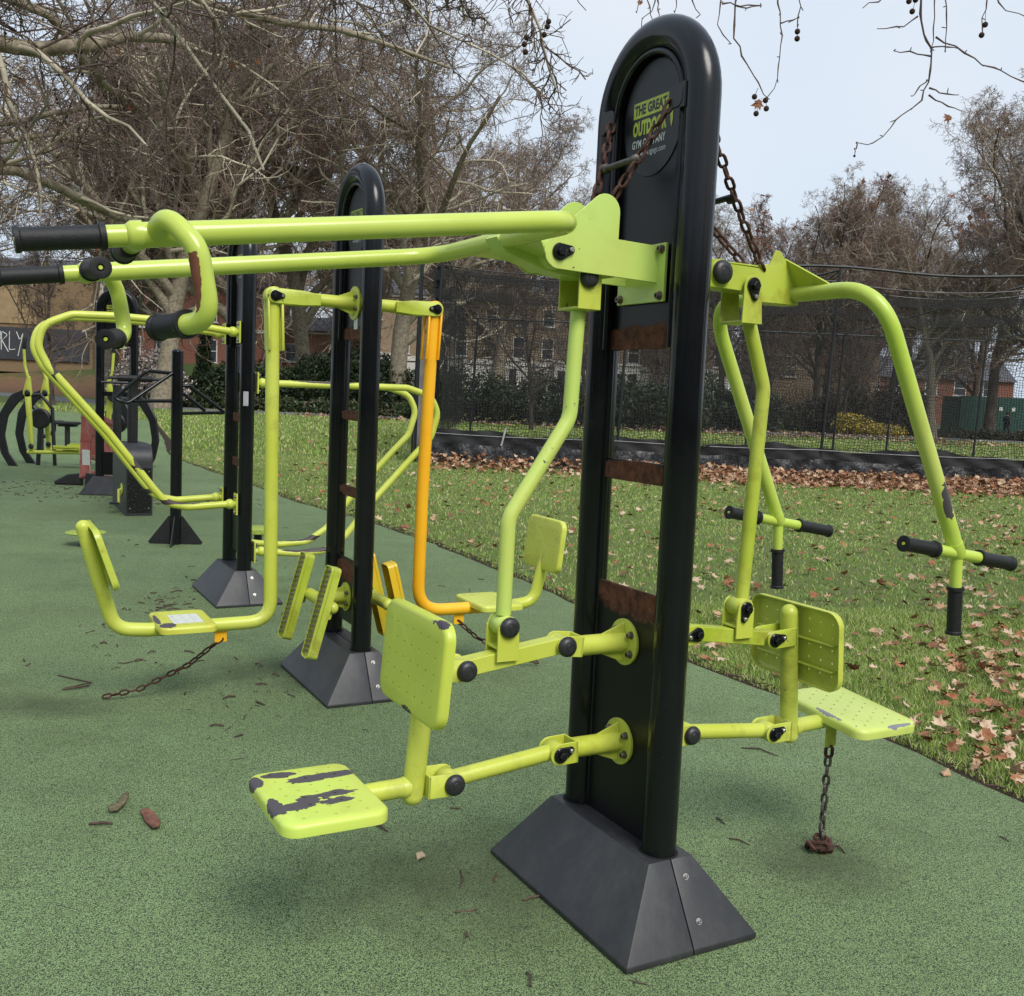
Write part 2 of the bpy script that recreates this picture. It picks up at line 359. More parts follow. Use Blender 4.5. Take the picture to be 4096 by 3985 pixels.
def grip(par, a, b, r=.0225):
    a = np.asarray(a, float); b = np.asarray(b, float); L = np.linalg.norm(b-a); m = MB()
    m.lathe(a, b-a, [(-.001, r+.004), (.010, r+.0045), (.012, r), (L-.012, r-.0005), (L-.009, r+.0025), (L-.001, r+.003), (L, r), (L-.001, r*.4), (L-.006, r*.25)], 20)
    o = m.build('grip', rubber, par); m = MB(); m.lathe(b, b-a, [(-.004, .0055), (.0005, .005)], 10); m.build('end_plug', lime, o); return o
def link_geo(mb, c, d, nrm_, L, Wd, r):
    d = nrm(np.array(d, float)); nn = np.array(nrm_, float); nn = nrm(nn-d*(nn@d)); hl = L/2-Wd/2; P = []
    for k in range(6): t = -math.pi/2+math.pi*k/5; P.append(c+d*(hl+(Wd/2-r)*math.cos(t))+nn*(Wd/2-r)*math.sin(t))
    for k in range(6): t = math.pi/2+math.pi*k/5; P.append(c+d*(-hl+(Wd/2-r)*math.cos(t))+nn*(Wd/2-r)*math.sin(t))
    P = np.array(P); n = len(P); T = nrm(np.roll(P, -1, 0)-np.roll(P, 1, 0)); B = np.cross(d, nn); ang = np.arange(7)*2*math.pi/7; V = []
    for i in range(n):
        N = np.cross(T[i], B); V.append(P[i]+r*(np.cos(ang)[:, None]*N+np.sin(ang)[:, None]*B))
    F = [[i*7+j, i*7+(j+1) % 7, ((i+1) % n)*7+(j+1) % 7, ((i+1) % n)*7+j] for i in range(n) for j in range(7)]
    mb.add(np.concatenate(V), F)
def chain(par, pts, mat, L=.042, Wd=.026, r=.0042, twist=.0, name='chain', ref=(1, 0, 0)):
    P = np.array(pts, float); seg = np.linalg.norm(np.diff(P, axis=0), axis=1); cum = np.concatenate([[0], np.cumsum(seg)]); pitch = L-2*r-.001
    n = max(2, int(round(cum[-1]/pitch))); m = MB()
    for i in range(n):
        s = (i+.5)*cum[-1]/n; p = np.array([np.interp(s, cum, P[:, q]) for q in range(3)]); e = .3*cum[-1]/n
        d = np.array([np.interp(s+e, cum, P[:, q])-np.interp(s-e, cum, P[:, q]) for q in range(3)])
        a = nrm(np.cross(d, np.array(ref, float)+.01)); b = nrm(np.cross(d, a)); t = math.pi/4+(math.pi/2 if i % 2 else 0)+twist*i+random.uniform(-.15, .15)
        link_geo(m, p, d, a*math.cos(t)+b*math.sin(t), L, Wd, r)
    return m.build(name, mat, par)
def flange(par, v0, s, z, r=.072, rt=.031, v1=.19, mat=None):
    """round bolted flange on the panel with gussets and a stub tube out to v1"""
    mat = mat or lime; m = MB(); m.lathe((0, s*v0, z), (0, s, 0), [(0, r-.001), (.001, r), (.009, r), (.010, r-.001)], 32)
    m.tube([(0, s*(v0+.005), z), (0, s*v1, z)], rt, 20)
    for dz in (1, -1): m.prism([(0, 0), (.085, 0), (0, .033)], (-.004 if s*dz > 0 else .004, s*(v0+.01), z+dz*(rt-.002)), (0, s, 0), (0, 0, dz), .008 , .001)
    o = m.build('fixed_arm', mat, par, ang=40)
    for a in (35, 145, 215, 325): bolt(o, (.052*math.cos(R_(a)), s*(v0+.010), z+.052*math.sin(R_(a))), (0, s, 0))
    return o
def clevis(m, v0, v1, z0, z1, h, hw, t=.006, r=None):
    """two cheeks either side of a pivot at (v1,z1), web at (v0,z0); s built into v"""
    d = np.array([v1-v0, z1-z0]); L = np.linalg.norm(d); d = d/L; n_ = np.array([-d[1], d[0]]); r = r or h/2
    out = [np.array([v0, z0])+n_*h/2, np.array([v0, z0])-n_*h/2]; th = math.atan2(-n_[1], -n_[0])
    for k in range(9):
        t_ = th+math.pi*k/8*(1 if np.cross(d, n_) > 0 else -1); out.append(np.array([v1, z1])+r*np.array([math.cos(t_), math.sin(t_)]))
    for x in (-hw-t, hw): m.prism(out, (x, 0, 0), Y, Z, t, .0012)
    c = np.array([v0, z0])+d*t/2; m.box((0, c[0], c[1]), (2*hw+2*t, t, h), X, (0, d[0], d[1]))

def pull_station():
    root = empty('gym_station', (.3785, 3.1165, 0), YAW, "nearest tall black twin-tube gym post with a seat and pull handles on both sides, chained", "gym station", "arched black posts of the outdoor gym")
    root.rotation_euler = (0, R_(-.3), YAW)
    base_cover(root)
    pm = rustpanel("rusty_panel", [((0, 0, 1.725), (.3, .1, .065), 1.3), ((0, 0, 1.34), (.2, .1, .04), 1.2), ((.02, 0, .955), (.2, .1, .065), 2.0)])
    pillar(root, 1.714, .2, .985, [(1.312, 1.376)], pm)
    hi_L = lime_fade
    for s in (-1, 1):
        left = s < 0; mat = lime if left else lime_dirty
        V = lambda v, z, u=0: np.array([u, s*v, z])
        dirx = (1, 0, 0)
        # ---- lower four-bar carrying the seat
        fa = flange(root, .006, s, .816, mat=lime); m = MB(); clevis(m, s*.185, s*.243, .822, .828, .062, .033); m.build('clevis', lime, fa)
        fb = flange(root, .006, s, .50, mat=lime); m = MB(); clevis(m, s*.185, s*.246, .50, .498, .066, .033); m.build('clevis', lime, fb)
        m = MB(); m.bar(V(.235, .829), V(.578, .784), .048, .050, X)
        m.cyl(V(.243, .828, -.032), V(.243, .828, .032), .027); m.cyl(V(.572, .785, -.03), V(.572, .785, .03), .027); up_l = m.build('upper_link', lime_dirty if not left else lime, root)
        m = MB(); m.tube([V(.25, .497), V(.59, .461)], .025, 18); m.cyl(V(.246, .498, -.032), V(.246, .498, .032), .031); m.cyl(V(.597, .460, -.032), V(.597, .460, .032), .031); lo_l = m.build('lower_link', lime, root, ang=50)
        m = MB(); 
        for x in (-.039, .033): m.prism([(s*.405, .80), (s*.475, .80), (s*.475, .90)]+[(s*(.44+.031*math.cos(t)), .90+.031*math.sin(t)) for t in np.linspace(0, math.pi, 9)]+[(s*.405, .86)], (x, 0, 0), Y, Z, .006, .001)
        m.box(V(.44, .838), (.072, .066, .008)); m.build('clevis', lime, up_l)
        # ---- seat post, seat tube, seat, backrest
        m = MB(); top = .925 if left else .893; pts = [V(.706, .43), V(.703, .46), V(.668, top-.03)]
        m.tube(pts, .0305, 22); m.ball(pts[-1], .0305, 22, 10); m.ball(pts[0], .0305, 22, 10, (1, 1, .9)); m.tube([V(.70, .458), V(.835, .455 if left else .462), V(.90, .448 if left else .465), V(1.02, .437 if left else .465)], .0275 if left else .026, 20)
        m.lathe(V(.70, .455), (0, s, .05), [(.02, .03), (.034, .0305), (.042, .0285)], 20)
        clevis(m, s*.672, s*.572, .79, .785, .062, .036); clevis(m, s*.676, s*.597, .461, .460, .066, .037)
        post = m.build('seat_post', lime if left else lime_dirty, root, ang=45)
        hole_s = []
        if left:
            out = rrect(.385, .285, .045); o_ = V(.985, .484); axx = (1, 0, 0); ayy = nrm(np.array([0, s*1., .00]))
        else:
            out = rrect(.40, .29, .045); o_ = V(.982, .503); axx = nrm(np.array([1, 0, -.085])); ayy = (0, 1., 0)
        if left: ayy = (0, 1., 0)
        m = MB(); m.pan(out, o_, axx, ayy, .034, .014)
        seat = m.build('seat', seat_paint_worn if left else seat_paint_scuffed, root, ang=50)
        A_, B_ = np.array(axx), np.array(ayy); hs = [o_+A_*(.052*i+(.026 if j % 2 else 0))+B_*.042*j for j in range(-2, 3) for i in range(-3, 4) if abs(.052*i+(.026 if j % 2 else 0)) < .165]
        drill(seat, hs, Z, .0048)
        m = MB()
        for x in (-.1, .1): m.box(o_+A_*x+np.array([0, 0, -.018]), (.006, .26, .026), axx, ayy)
        m.box(o_+np.array([0, 0, -.014]), (.12, .22, .008), axx, ayy); m.build('seat_rib', lime_dirty, seat)
        zc, hh = (.817, .288) if left else (.765, .270); ax2 = (-s*1., 0, 0); ay2 = nrm(np.array([0, -s*.075, 1])); o2 = np.array([0, s*(.727 if left else .722), zc])
        m = MB(); m.pan(rrect(.42, hh, .05), o2, ax2, ay2, .030, .013); bk = m.build('backrest', lime_fade if left else lime, root, ang=50)
        bk.data.materials[0] = back_paint if left else lime
        hs = [o2+np.array(ax2)*(.052*i)+ay2*(.044*j) for i in range(-3, 4) for j in range(-2, 3)]
        if not left: hs = [h for h in hs if abs(h[0]) > .04]
        drill(bk, hs, (0, 1, 0), .0045)
        m = MB()
        for j in (-.07, .02): m.box(o2-np.array([0, s*.016, 0])+ay2*j, (.34, .006, .022), X, np.array([0, ay2[1], ay2[2]])) if False else m.box(o2+ay2*j-np.array([0, s*.016, 0]), (.36, .024, .006))
        m.build('backrest_rib', lime_dirty, bk)
        # ---- push rod
        if left: rod = fillet([V(.44, .93), V(.437, 1.21), V(.248, 1.50), V(.236, 1.815)], .10)
        else: rod = fillet([V(.452, .92), V(.487, 1.615), V(.405, 1.83)], .10)
        m = MB(); m.tube(rod, .0225, 18); e0 = (.44, .899); m.cyl(V(*e0, -.032), V(*e0, .032), .031); pr = m.build('push_rod', rod_paint if left else lime_dirty, root, ang=50)
        pv = .236 if left else .367; m = MB()
        if left:
            for x in (-.056, .050): m.prism([(s*(pv-.04), 1.812), (s*(pv+.035), 1.812), (s*(pv+.035), 1.93), (s*(pv-.04), 1.93)], (x, 0, 0), Y, Z, .006, .001)
            m.box(V(pv-.002, 1.815), (.10, .075, .008)); m.box(V(pv-.037, 1.86), (.10, .006, .09))
        else:
            for x in (-.056, .050): m.prism([(s*(pv-.037), 1.815), (s*(pv+.045), 1.815)]+[(s*(pv+.034*math.cos(t)), 1.93+.034*math.sin(t)) for t in np.linspace(0, math.pi, 9)], (x, 0, 0), Y, Z, .006, .001)
            m.box(V(pv+.004, 1.819), (.10, .08, .008))
        m.build('rod_bracket', lime if left else lime_dirty, pr)
        # ---- upper fixed bracket on the panel
        m = MB(); m.box(V(.019, 1.932), (.235, .008, .168)); plate = m.build('mounting_plate', hi_L if left else lime_dirty, root, bevel=.0)
        for x in (-.1, .1):
            for z in (1.865, 1.998): bolt(plate, V(.023, z, x), (0, s, 0), .0135)
        m = MB()
        if left:
            cx, cz, cr_ = .212, 2.085, .048; px, pz, pr_ = .358, 1.958, .047
            out = [(s*.022, 2.008), (s*.165, 2.012)]+[(s*(cx+cr_*math.cos(t)), cz+cr_*math.sin(t)) for t in np.linspace(math.pi, R_(48), 9)]+[(s*(px+pr_*math.cos(t)), pz+pr_*math.sin(t)) for t in np.linspace(R_(48), -R_(95), 10)]+[(s*.022, 1.903)]
            for x in (-.084, .077): m.prism(out, (x, 0, 0), Y, Z, .007, .001)
            m.box(V(.15, 1.955), (.152, .006, .09)); br = m.build('pivot_bracket', hi_L, root)
            pear(br, V(.358, 1.958, .084), X, R_(12)); dome(br, V(pv+.005, 1.90, .056), X, .03)
        else:
            m.bar(V(.02, 1.957), V(.25, 1.957), .09, .085, Z); m.cyl(V(.243, 1.96, -.05), V(.243, 1.96, .05), .043); br = m.build('pivot_bracket', lime_dirty, root)
            dome(br, V(.243, 1.962, .051), X, .037)
        # ---- lever with its handles
        m = MB()
        if left:
            m.prism([(s*.19, 1.945), (s*.205, 1.985), (s*.36, 2.005), (s*.50, 2.01), (s*.53, 1.985), (s*.50, 1.945), (s*.38, 1.912), (s*.26, 1.895), (s*.20, 1.90)], (-.036, 0, 0), Y, Z, .072, .002)
            m.cyl(V(.358, 1.958, -.076), V(.358, 1.958, .076), .046)
            for sg in (1, -1): m.prism([(0, 0), (.17, 0), (0, .13)], np.array([sg*.03, s*.49, 1.967]), (sg, 0, 0), (0, -s, -.25), .006*1, .001)
            cb, cz = .497, 1.983; je, jz = 1.516, 1.834
        else:
            m.bar(V(.225, 1.955), V(.42, 1.95), .078, .078, Z); m.box(V(.31, 1.995), (.08, .17, .006))
            m.prism([(s*.40, 2.003), (s*.445, 2.005), (s*.468, 2.052), (s*.485, 2.052), (s*.508, 2.028), (s*.575, 1.955), (s*.575, 1.888), (s*.40, 1.886)], (.03, 0, 0), Y, Z, .008, .001)
            m.prism([(s*.40, 1.99), (s*.54, 1.99), (s*.575, 1.955), (s*.575, 1.888), (s*.40, 1.886)], (-.03, 0, 0), Y, Z, .008, .001)
            m.box(V(.49, 1.891), (.066, .17, .008))
            for sg in (1, -1): m.prism([(0, 0), (.17, 0), (0, .105)], np.array([sg*.034, s*.562, 1.938]), (sg, 0, 0), (0, -s*.45, .89), .006, .001)
            cb, cz = .562, 1.922; je, jz = .973, 1.119
        lev = m.build('lever', hi_L if left else lime_dirty, root, ang=40)
        hb = .424 if left else .404; d_ = nrm(V(je, jz)-V(cb, cz))
        P = fillet([V(je, jz, -hb), V(cb, cz, -hb+(.02 if not left else 0)), V(cb, cz, hb-(.02 if not left else 0)), V(je, jz, hb)], .125 if left else .16, 12)
        P = np.concatenate([P[:1]+(P[1]-P[0])*f for f in (0, .15, .4, .7)]+[P[1:-1]]+[P[-1:]+(P[-2]-P[-1])*f for f in (.7, .4, .15, 0)])
        m = MB(); m.tube(P, .0248, 22)
        for sg in (-1, 1):
            J = V(je, jz, sg*hb)
            if left:
                m.tube([J, J+d_*.065], .0215, 18); m.lathe(J-d_*.012, d_, [(0, .0285), (.02, .0285), (.03, .022)], 18)
                q = J-d_*.035
                C = fillet([q, q+np.array([sg*.07, -s*.01, .03]), q+np.array([sg*.115, -s*.06, -.03]), q+np.array([sg*.115, -s*.085, -.165]), q+np.array([sg*.05, -s*.04, -.175])], [.05, .07, .05], 8)
                m.tube(C, .0208, 18); m.tube([J, J-np.array([sg*.13, -s*-.01, .004])], .0205, 16)
            else:
                w_ = np.array([0, s*1., -.161]); w_ = nrm(w_); m.tube([J-w_*.11, J+w_*.11], .0185, 16)
                m.tube([J, J+np.array([0, s*.006, -.115])], .0185, 16); m.lathe(J-d_*.02, d_, [(-.02, .026), (.02, .027), (.035, .02)], 16)
        if left: m.cur = 0
        hd = m.build('handle_bar', handle_paint if left else press_paint, lev, ang=60)
        for sg in (-1, 1):
            J = V(je, jz, sg*hb)
            if left:
                grip(hd, J+d_*.056, J+d_*.215); q = J-d_*.035
                a = q+np.array([sg*.125, -s*.078, -.170]); b = q+np.array([sg*.03, -s*.055, -.178]); 
                grip(hd, q+np.array([sg*.066, -s*.052, -.171]), q+np.array([-sg*.03, -s*.012, -.178]), .0245)
                grip(hd, J-np.array([sg*.115, 0, .0035]), J-np.array([sg*.235, -s*-.01, .006]), .0245)
            else:
                grip(hd, J+w_*.105, J+w_*.275); grip(hd, J-w_*.105, J-w_*.255); grip(hd, J+np.array([0, s*.006, -.108]), J+np.array([0, s*.016, -.262]))
        # ---- pivot caps
        if left:
            dome(fa, V(.243, .828, .039)); dome(up_l, V(.440, .899, .039)); dome(post, V(.572, .785, .042)); pear(fb, V(.246, .498, .039), X, R_(20)); dome(post, V(.597, .460, .043))
        else:
            pear(fa, V(.243, .828, .039), X, R_(190)); pear(up_l, V(.440, .899, .039), X, R_(-105)); pear(post, V(.572, .785, .042), X, R_(10)); dome(fb, V(.246, .498, .039)); pear(post, V(.597, .460, .043), X, R_(20))
            pear(pr, V(pv, 1.931, .056), X, R_(-80), .026)
        # ---- safety chains from lugs on the posts
        for sg in (-1, 1):
            m = MB(); m.prism(rrect(.062, .062, .022), (sg*.168, s*.050, 2.405), X, Z, .008, .001); lg = m.build('chain_lug', black_flat, root)
            m = MB(); m.box((sg*.197, s*.046, 2.405), (.02, .02, .07)); m.build('weld', black_flat, lg)
            if left: pts = [V(.054, 2.40, sg*.152), V(.10, 2.28, sg*.108), V(.155, 2.16, sg*.062), V(.20, 2.06, sg*.03)]
            else: pts = [V(.056, 2.40, sg*.155), V(.16, 2.27, sg*.12), V(.29, 2.12, sg*.075), V(.425, 1.985, sg*.03)]
            chain(root, pts, rust_m, .050, .032, .0052, .06)
        z_, v_ = (2.24, .118) if left else (2.175, .235)
        m = MB(); m.tube([V(v_, z_, -.07), V(v_-.004, z_+.004, .075)], .0095, 12)
        for x in (-.08, .085): m.lathe(V(v_, z_, x), (1 if x < 0 else -1, 0, 0), [(-.012, .006), (-.004, .015), (.012, .015), (.018, .009)], 12)
        m.build('chain_clamp', chain_grey if left else black_flat, root)
    # ---- tether chain under the right seat
    m = MB(); m.box((0, .908, .405), (.008, .045, .085)); tb = m.build('tether_tab', lime_dirty, root)
    m = MB(); link_geo(m, np.array([0, .905, .345]), Z, (.6, 1, 0), .055, .036, .0065); m.build('shackle', rust_m, root)
    chain(root, [(0, .903, .325), (.004, .897, .2), (.012, .885, .06), (.02, .878, .025)], chain_grey, .044, .029, .0055, .12)
    m = MB(); random.seed(4)
    for a in range(8):
        t = a*1.15; link_geo(m, np.array([.035+.030*math.cos(t), .855+.036*math.sin(t), .013+.010*(a % 3)]), (math.cos(t+1.3), math.sin(t+1.3), .15*(a % 2)), (.3, .2, 1) if a % 2 else (math.sin(t), -math.cos(t), .3), .060, .036, .0075)
    m.build('chain_pile', rust_m, root)
    return root
# placed wear on the nearest station
seat_paint_worn = paint("seat_paint_worn", LIME2, (.55, .72, .12), [((-.125, -1.115, .476), (.042, .02, .03), .7, 'c'), ((-.15, -1.045, .484), (.022, .05, .03), 1.3, 'c'), ((-.095, -.985, .484), (.026, .05, .03), 1.2, 'c'), ((-.10, -.91, .484), (.024, .075, .03), 1.0, 'c'), ((.06, -1.11, .476), (.062, .02, .03), .7, 'c'), ((.075, -1.06, .484), (.026, .055, .03), .9, 'c'), ((.05, -1.02, .484), (.035, .03, .03), 1.2, 'c'), ((.075, -.965, .484), (.022, .05, .03), 2.0, 'c'), ((.03, -.95, .484), (.02, .06, .03), 2.2, 'c')], speck=.69, dirt=.2)
seat_paint_scuffed = paint("seat_paint_scuffed", (.52, .62, .12), (.60, .68, .18), [((.03, .85, .495), (.07, .010, .02), 1.8, 'c'), ((.19, 1.03, .48), (.008, .06, .015), 1.8, 'c')], chipc=(.20, .20, .22), speck=.69, dirt=.15)
back_paint = paint("backrest_paint", (.48, .56, .06), (.54, .62, .09), [((.165, -.72, .955), (.04, .03, .012), 2.2, 'c'), ((.0, -.735, .683), (.035, .03, .010), 2.2, 'c')], chipc=(.05, .04, .055), dirt=.12)
rod_paint = paint("rod_paint", LIME4, (.50, .70, .15), [((-.02, -.247, 1.76), (.010, .012, .08), .9, 'rust'), ((-.02, -.25, 1.60), (.007, .012, .16), 1.0, 'rust')], speck=.71, dirt=.12)
handle_paint = paint("handle_paint", (.48, .58, .09), (.54, .64, .13), [((.552, -1.432, 1.755), (.024, .012, .05), .8, 'rust'), ((.555, -1.425, 1.72), (.02, .008, .045), .8, 'rust')], dirt=.12, speck=.75, rough=.22)
press_paint = paint("press_paint", LIME4, (.45, .60, .07), [((.427, .885, 1.29), (.012, .035, .09), 1.1, 'c')], dirt=.25, chipc=(.06, .05, .055))

def swing_station():
    root = empty('gym_station', (-.8409, 5.3077, 0), YAW, "second tall black gym post, with one lime and one amber hanging swing seat", "gym station", "arched black posts of the outdoor gym")
    root.rotation_euler = (0, R_(.25), YAW)
    base_cover(root)
    pm = rustpanel("swing_panel", [((0, 0, 1.82), (.2, .1, .05), .9), ((0, 0, 1.41), (.2, .1, .03), 1.1), ((0, 0, 1.02), (.2, .1, .03), 1.1), ((0, 0, .6), (.2, .1, .06), .9)])
    pillar(root, 1.80, .33, .665, [(1.385, 1.44), (.99, 1.045)], pm)
    m = MB(); m.box((.02, -.0075, 1.93), (.05, .003, .16)); m.build('sticker', white_m, root)
    for s in (-1, 1):
        left = s < 0; V = lambda v, z, u=0: np.array([u, s*v, z]); main = lime if left else swing_paint
        ar = flange(root, .006, s, 1.982, .085, .032, .32, lime)
        m = MB(); out = [(s*.20, 1.952), (s*.20, 2.005), (s*.29, 2.018), (s*.43, 2.022)]+[(s*(.43+.038*math.cos(t)), 1.984+.038*math.sin(t)) for t in np.linspace(math.pi/2, -math.pi/2, 8)]+[(s*.29, 1.945)]
        for x in (-.045, .033): m.prism(out, (x, 0, 0), Y, Z, .012, .003)
        m.build('pivot_cheek', lime_dirty, ar); pear(ar, V(.43, 1.984, .045), X, R_(0 if left else 180), .026)
        P = fillet([V(.43, 1.984), V(.412, .60), V(.405, .36), V(.70, .357), V(1.0, .356), V(1.15, .37), V(1.225, .62), V(1.29, .86)] if left else [V(.43, 1.984), V(.405, 1.0), V(.402, .36), V(.70, .357), V(.98, .356), V(1.13, .37), V(1.19, .62), V(1.215, .82)], [.2, .17, .05, .05, .16, .1], 10)
        m = MB(); cut = max(i for i in range(len(P)) if abs(P[i][1]) < .98); m.tube(P[:cut+1] if not left else P, .0335, 24); m.ball(P[-1], .0335, 20, 10) if left else None; m.cyl(V(.43, 1.984, -.033), V(.43, 1.984, .033), .045)
        for x in (-.038, .038): m.bar(V(.462, 1.99, x*.8), V(.45, 1.72, x*.8), .012, .02, X); m.bar(V(.392, 1.95, x*.8), V(.383, 1.72, x*.8), .012, .02, X)
        hg = m.build('swing_frame', main, root, ang=50)
        if not left: m = MB(); m.tube(P[cut:], .0333, 24); m.ball(P[-1], .0333, 20, 10); m.build('back_tube', lime, hg, ang=60)
        o_ = V(.84, .402); m = MB(); m.pan(rrect(.375, .265, .04), o_, X, Y, .032, .013); st = m.build('seat', swing_seat_paint if left else lime, root, ang=50)
        hs = [o_+np.array([.046*i, .042*j, 0]) for i in range(-3, 4) for j in range(-2, 3)]; drill(st, hs, Z, .0042)
        if left:
            m = MB(); m.prism([(-.10, -.07), (.09, -.07), (.09, .07), (-.10, .07)], (o_[0]+.02, o_[1]+.01, o_[2]+.0005), X, Y, .001, .0002); sk = m.build('sticker', white_m, st); drill(sk, hs, Z, .0045)
        ay = nrm(np.array([0, s*.34 if left else s*.1, 1])); o2 = V(1.195, .735) if left else V(1.168, .71)
        m = MB(); m.pan(rrect(.40, .30, .05), o2, (s*1., 0, 0), ay, .030, .012); bk = m.build('backrest', lime_dirty if left else lime, root, ang=50)
        drill(bk, [o2+np.array([.048*i, 0, 0])+ay*.042*j for i in range(-3, 4) for j in range(-2, 3)], (0, 1, 0), .0042)
        # foot pads
        fb = flange(root, .006, s, .462, .075, .031, .15, lime); m = MB(); m.tube([V(.15, .452, -.17 if True else 0), V(.15, .452, .2)], .031, 20); m.ball(V(.15, .452, .2), .031, 18, 10); m.ball(V(.15, .452, -.17), .031, 18, 10); m.build('cross_tube', lime, fb, ang=50)
        ax = np.array([1., 0, 0]); az = nrm(np.array([0, s*.115, -.435])); nn = nrm(np.array([0, s*.435, .115]))
        for u in (.165 if not left else .213, -.15 if not left else -.213):
            c = V(.225, .44, u) if left else V(.232, .44, u); m = MB(); w_, h_, dp = .10, .47, .012
            Az = -az; 
            m.prism(rrect(w_, h_, .022, 4), c-nn*.006, (1, 0, 0), Az, .006, .001) if s < 0 else m.prism(rrect(w_, h_, .022, 4), c-nn*.006, (-1, 0, 0), Az, .006, .001)
            out = rrect(w_, h_, .022, 4); inn = rrect(w_-.010, h_-.010, .018, 4); n = len(out)
            Vx = []
            for ring, d0 in ((inn, -.04), (out, -.04), (out, dp), (inn, dp), (inn, -.003)):
                Vx += [c+ax*p[0]+Az*p[1]+nn*d0 for p in ring]
            F = [[i*n+j, i*n+(j+1) % n, (i+1)*n+(j+1) % n, (i+1)*n+j] for i in range(4) for j in range(n)]; m.add(Vx, F, False)
            pd = m.build('foot_pad', lime_dirty if left else pad_paint, root)
            m = MB()
            for q in range(17): m.bar(c+Az*(-.205+.0256*q)+ax*(-w_/2+.012)+nn*.004, c+Az*(-.197+.0256*q)+ax*(w_/2-.012)+nn*.004, .011, .018, nn, .001)
            m.build('tread', tread_m, pd)
            m = MB(); m.prism([(-.06, 0), (.06, 0), (.025, .07), (-.025, .07)], c-nn*.004-ax*.004, Az, -nn, .01, .001); m.build('pad_stay', lime, pd)
        m = MB(); tv = .655; m.prism([(s*(tv-.03), .33), (s*(tv+.03), .33), (s*(tv+.03), .27), (s*(tv-.03), .27)], (-.004, 0, 0), Y, Z, .008, .001); m.build('tether_tab', yellow, root)
        P = [(0, -.645, .29), (-.03, -.80, .16), (-.07, -1.03, .045), (-.1, -1.19, .015)] if left else [(0, .645, .29), (.02, .76, .19), (.045, .95, .09), (.06, 1.15, .02)]
        chain(root, P, rust_m, .05, .03, .005, .1)
    return root
swing_paint = paint("swing_paint", (.86, .40, .01), (.93, .49, .02), [((-.05, .41, 1.75), (.05, .02, .25), .3, 'c')], chipc=(.55, .5, .03), dirt=.3, dirtc=(.55, .36, .02))
swing_seat_paint = paint("swing_seat_paint", LIME2, LIME3, [((.13, -.93, .40), (.05, .04, .03), .6, 'c'), ((-.0, -.96, .40), (.10, .012, .03), .6, 'c')], dirt=.3)
pad_paint = paint("pad_paint", (.80, .43, .015), (.50, .50, .03), dirt=.5, dirtc=(.4, .42, .03))
tread_m = plain("worn_tread", (.14, .105, .05), .7, 0, .5, 60)

def dip_station():
    root = empty('gym_station', (-1.9849, 7.3787, 0), YAW, "third tall black gym post, with looping lime dip bars on both sides", "gym station", "arched black posts of the outdoor gym")
    base_cover(root)
    pm = rustpanel("dip_panel", [((0, 0, 1.3), (.2, .1, .05), 1), ((0, 0, .98), (.2, .1, .05), 1)])
    pillar(root, 1.80, .33, .68, [(1.27, 1.33), (.95, 1.01)], pm, badge=True)
    NL = [(.105, 1.895), (.52, 1.937), (.87, 1.946), (1.13, 1.937), (1.30, 1.86), (1.33, 1.72), (1.27, 1.60), (.90, 1.178), (.61, .80), (.53, .71), (.39, .682), (.107, .70)]
    NR = [(.105, 1.552), (.57, 1.558), (1.2, 1.565), (1.40, 1.51), (1.465, 1.38), (1.41, 1.19), (1.29, 1.07), (.96, .717), (.745, .449), (.59, .346), (.385, .332), (.121, .357)]
    for s, N in ((-1, NL), (1, NR)):
        for u in (TA, -TA):
            P = fillet([np.array([u, s*v, z]) for v, z in N], .14, 5); m = MB(); m.tube(P, .0245, 16)
            for p in (P[0], P[-1]): m.ball(p, .036, 14, 8); m.tube([p, p*np.array([1, 0, 1])+np.array([0, s*.07, 0])], .022, 12)
            br = m.build('dip_bar', dip_paint, root, ang=60)
            for p in (P[0], P[-1]):
                m = MB(); m.box((u, s*.066, p[2]), (.085, .009, .15)); pl = m.build('clamp_plate', lime, br)
                for dz in (-.055, .055): bolt(pl, (u+.02, s*.071, p[2]+dz), (0, s, 0))
                m = MB(); m.box((u, s*.035, p[2]), (.03, .055, .13)); m.build('clamp_block', black_flat, pl)
    m = MB(); m.box((TA+.049, -.018, 1.44), (.003, .04, .10)); m.build('sticker', plain("grey_tape", (.33, .33, .34), .6), root)
    return root
dip_paint = paint("dip_paint", LIME1, LIME2, [((.2177, -1.23, 1.66), (.03, .03, .20), .3, 'c'), ((.2177, -.50, .72), (.05, .22, .02), .5, 'c'), ((-.2177, -.50, .75), (.05, .2, .02), .5, 'c'), ((.2177, .5, .36), (.05, .25, .02), .5, 'c'), ((-.2177, .5, .38), (.05, .3, .025), .5, 'c'), ((.2177, .55, 1.585), (.05, .25, .02), .5, 'c'), ((.2177, -.72, .98), (.03, .06, .06), .6, 'c')], chipc=(.06, .04, .04), dirt=.25)
pull_station(); swing_station(); dip_station()

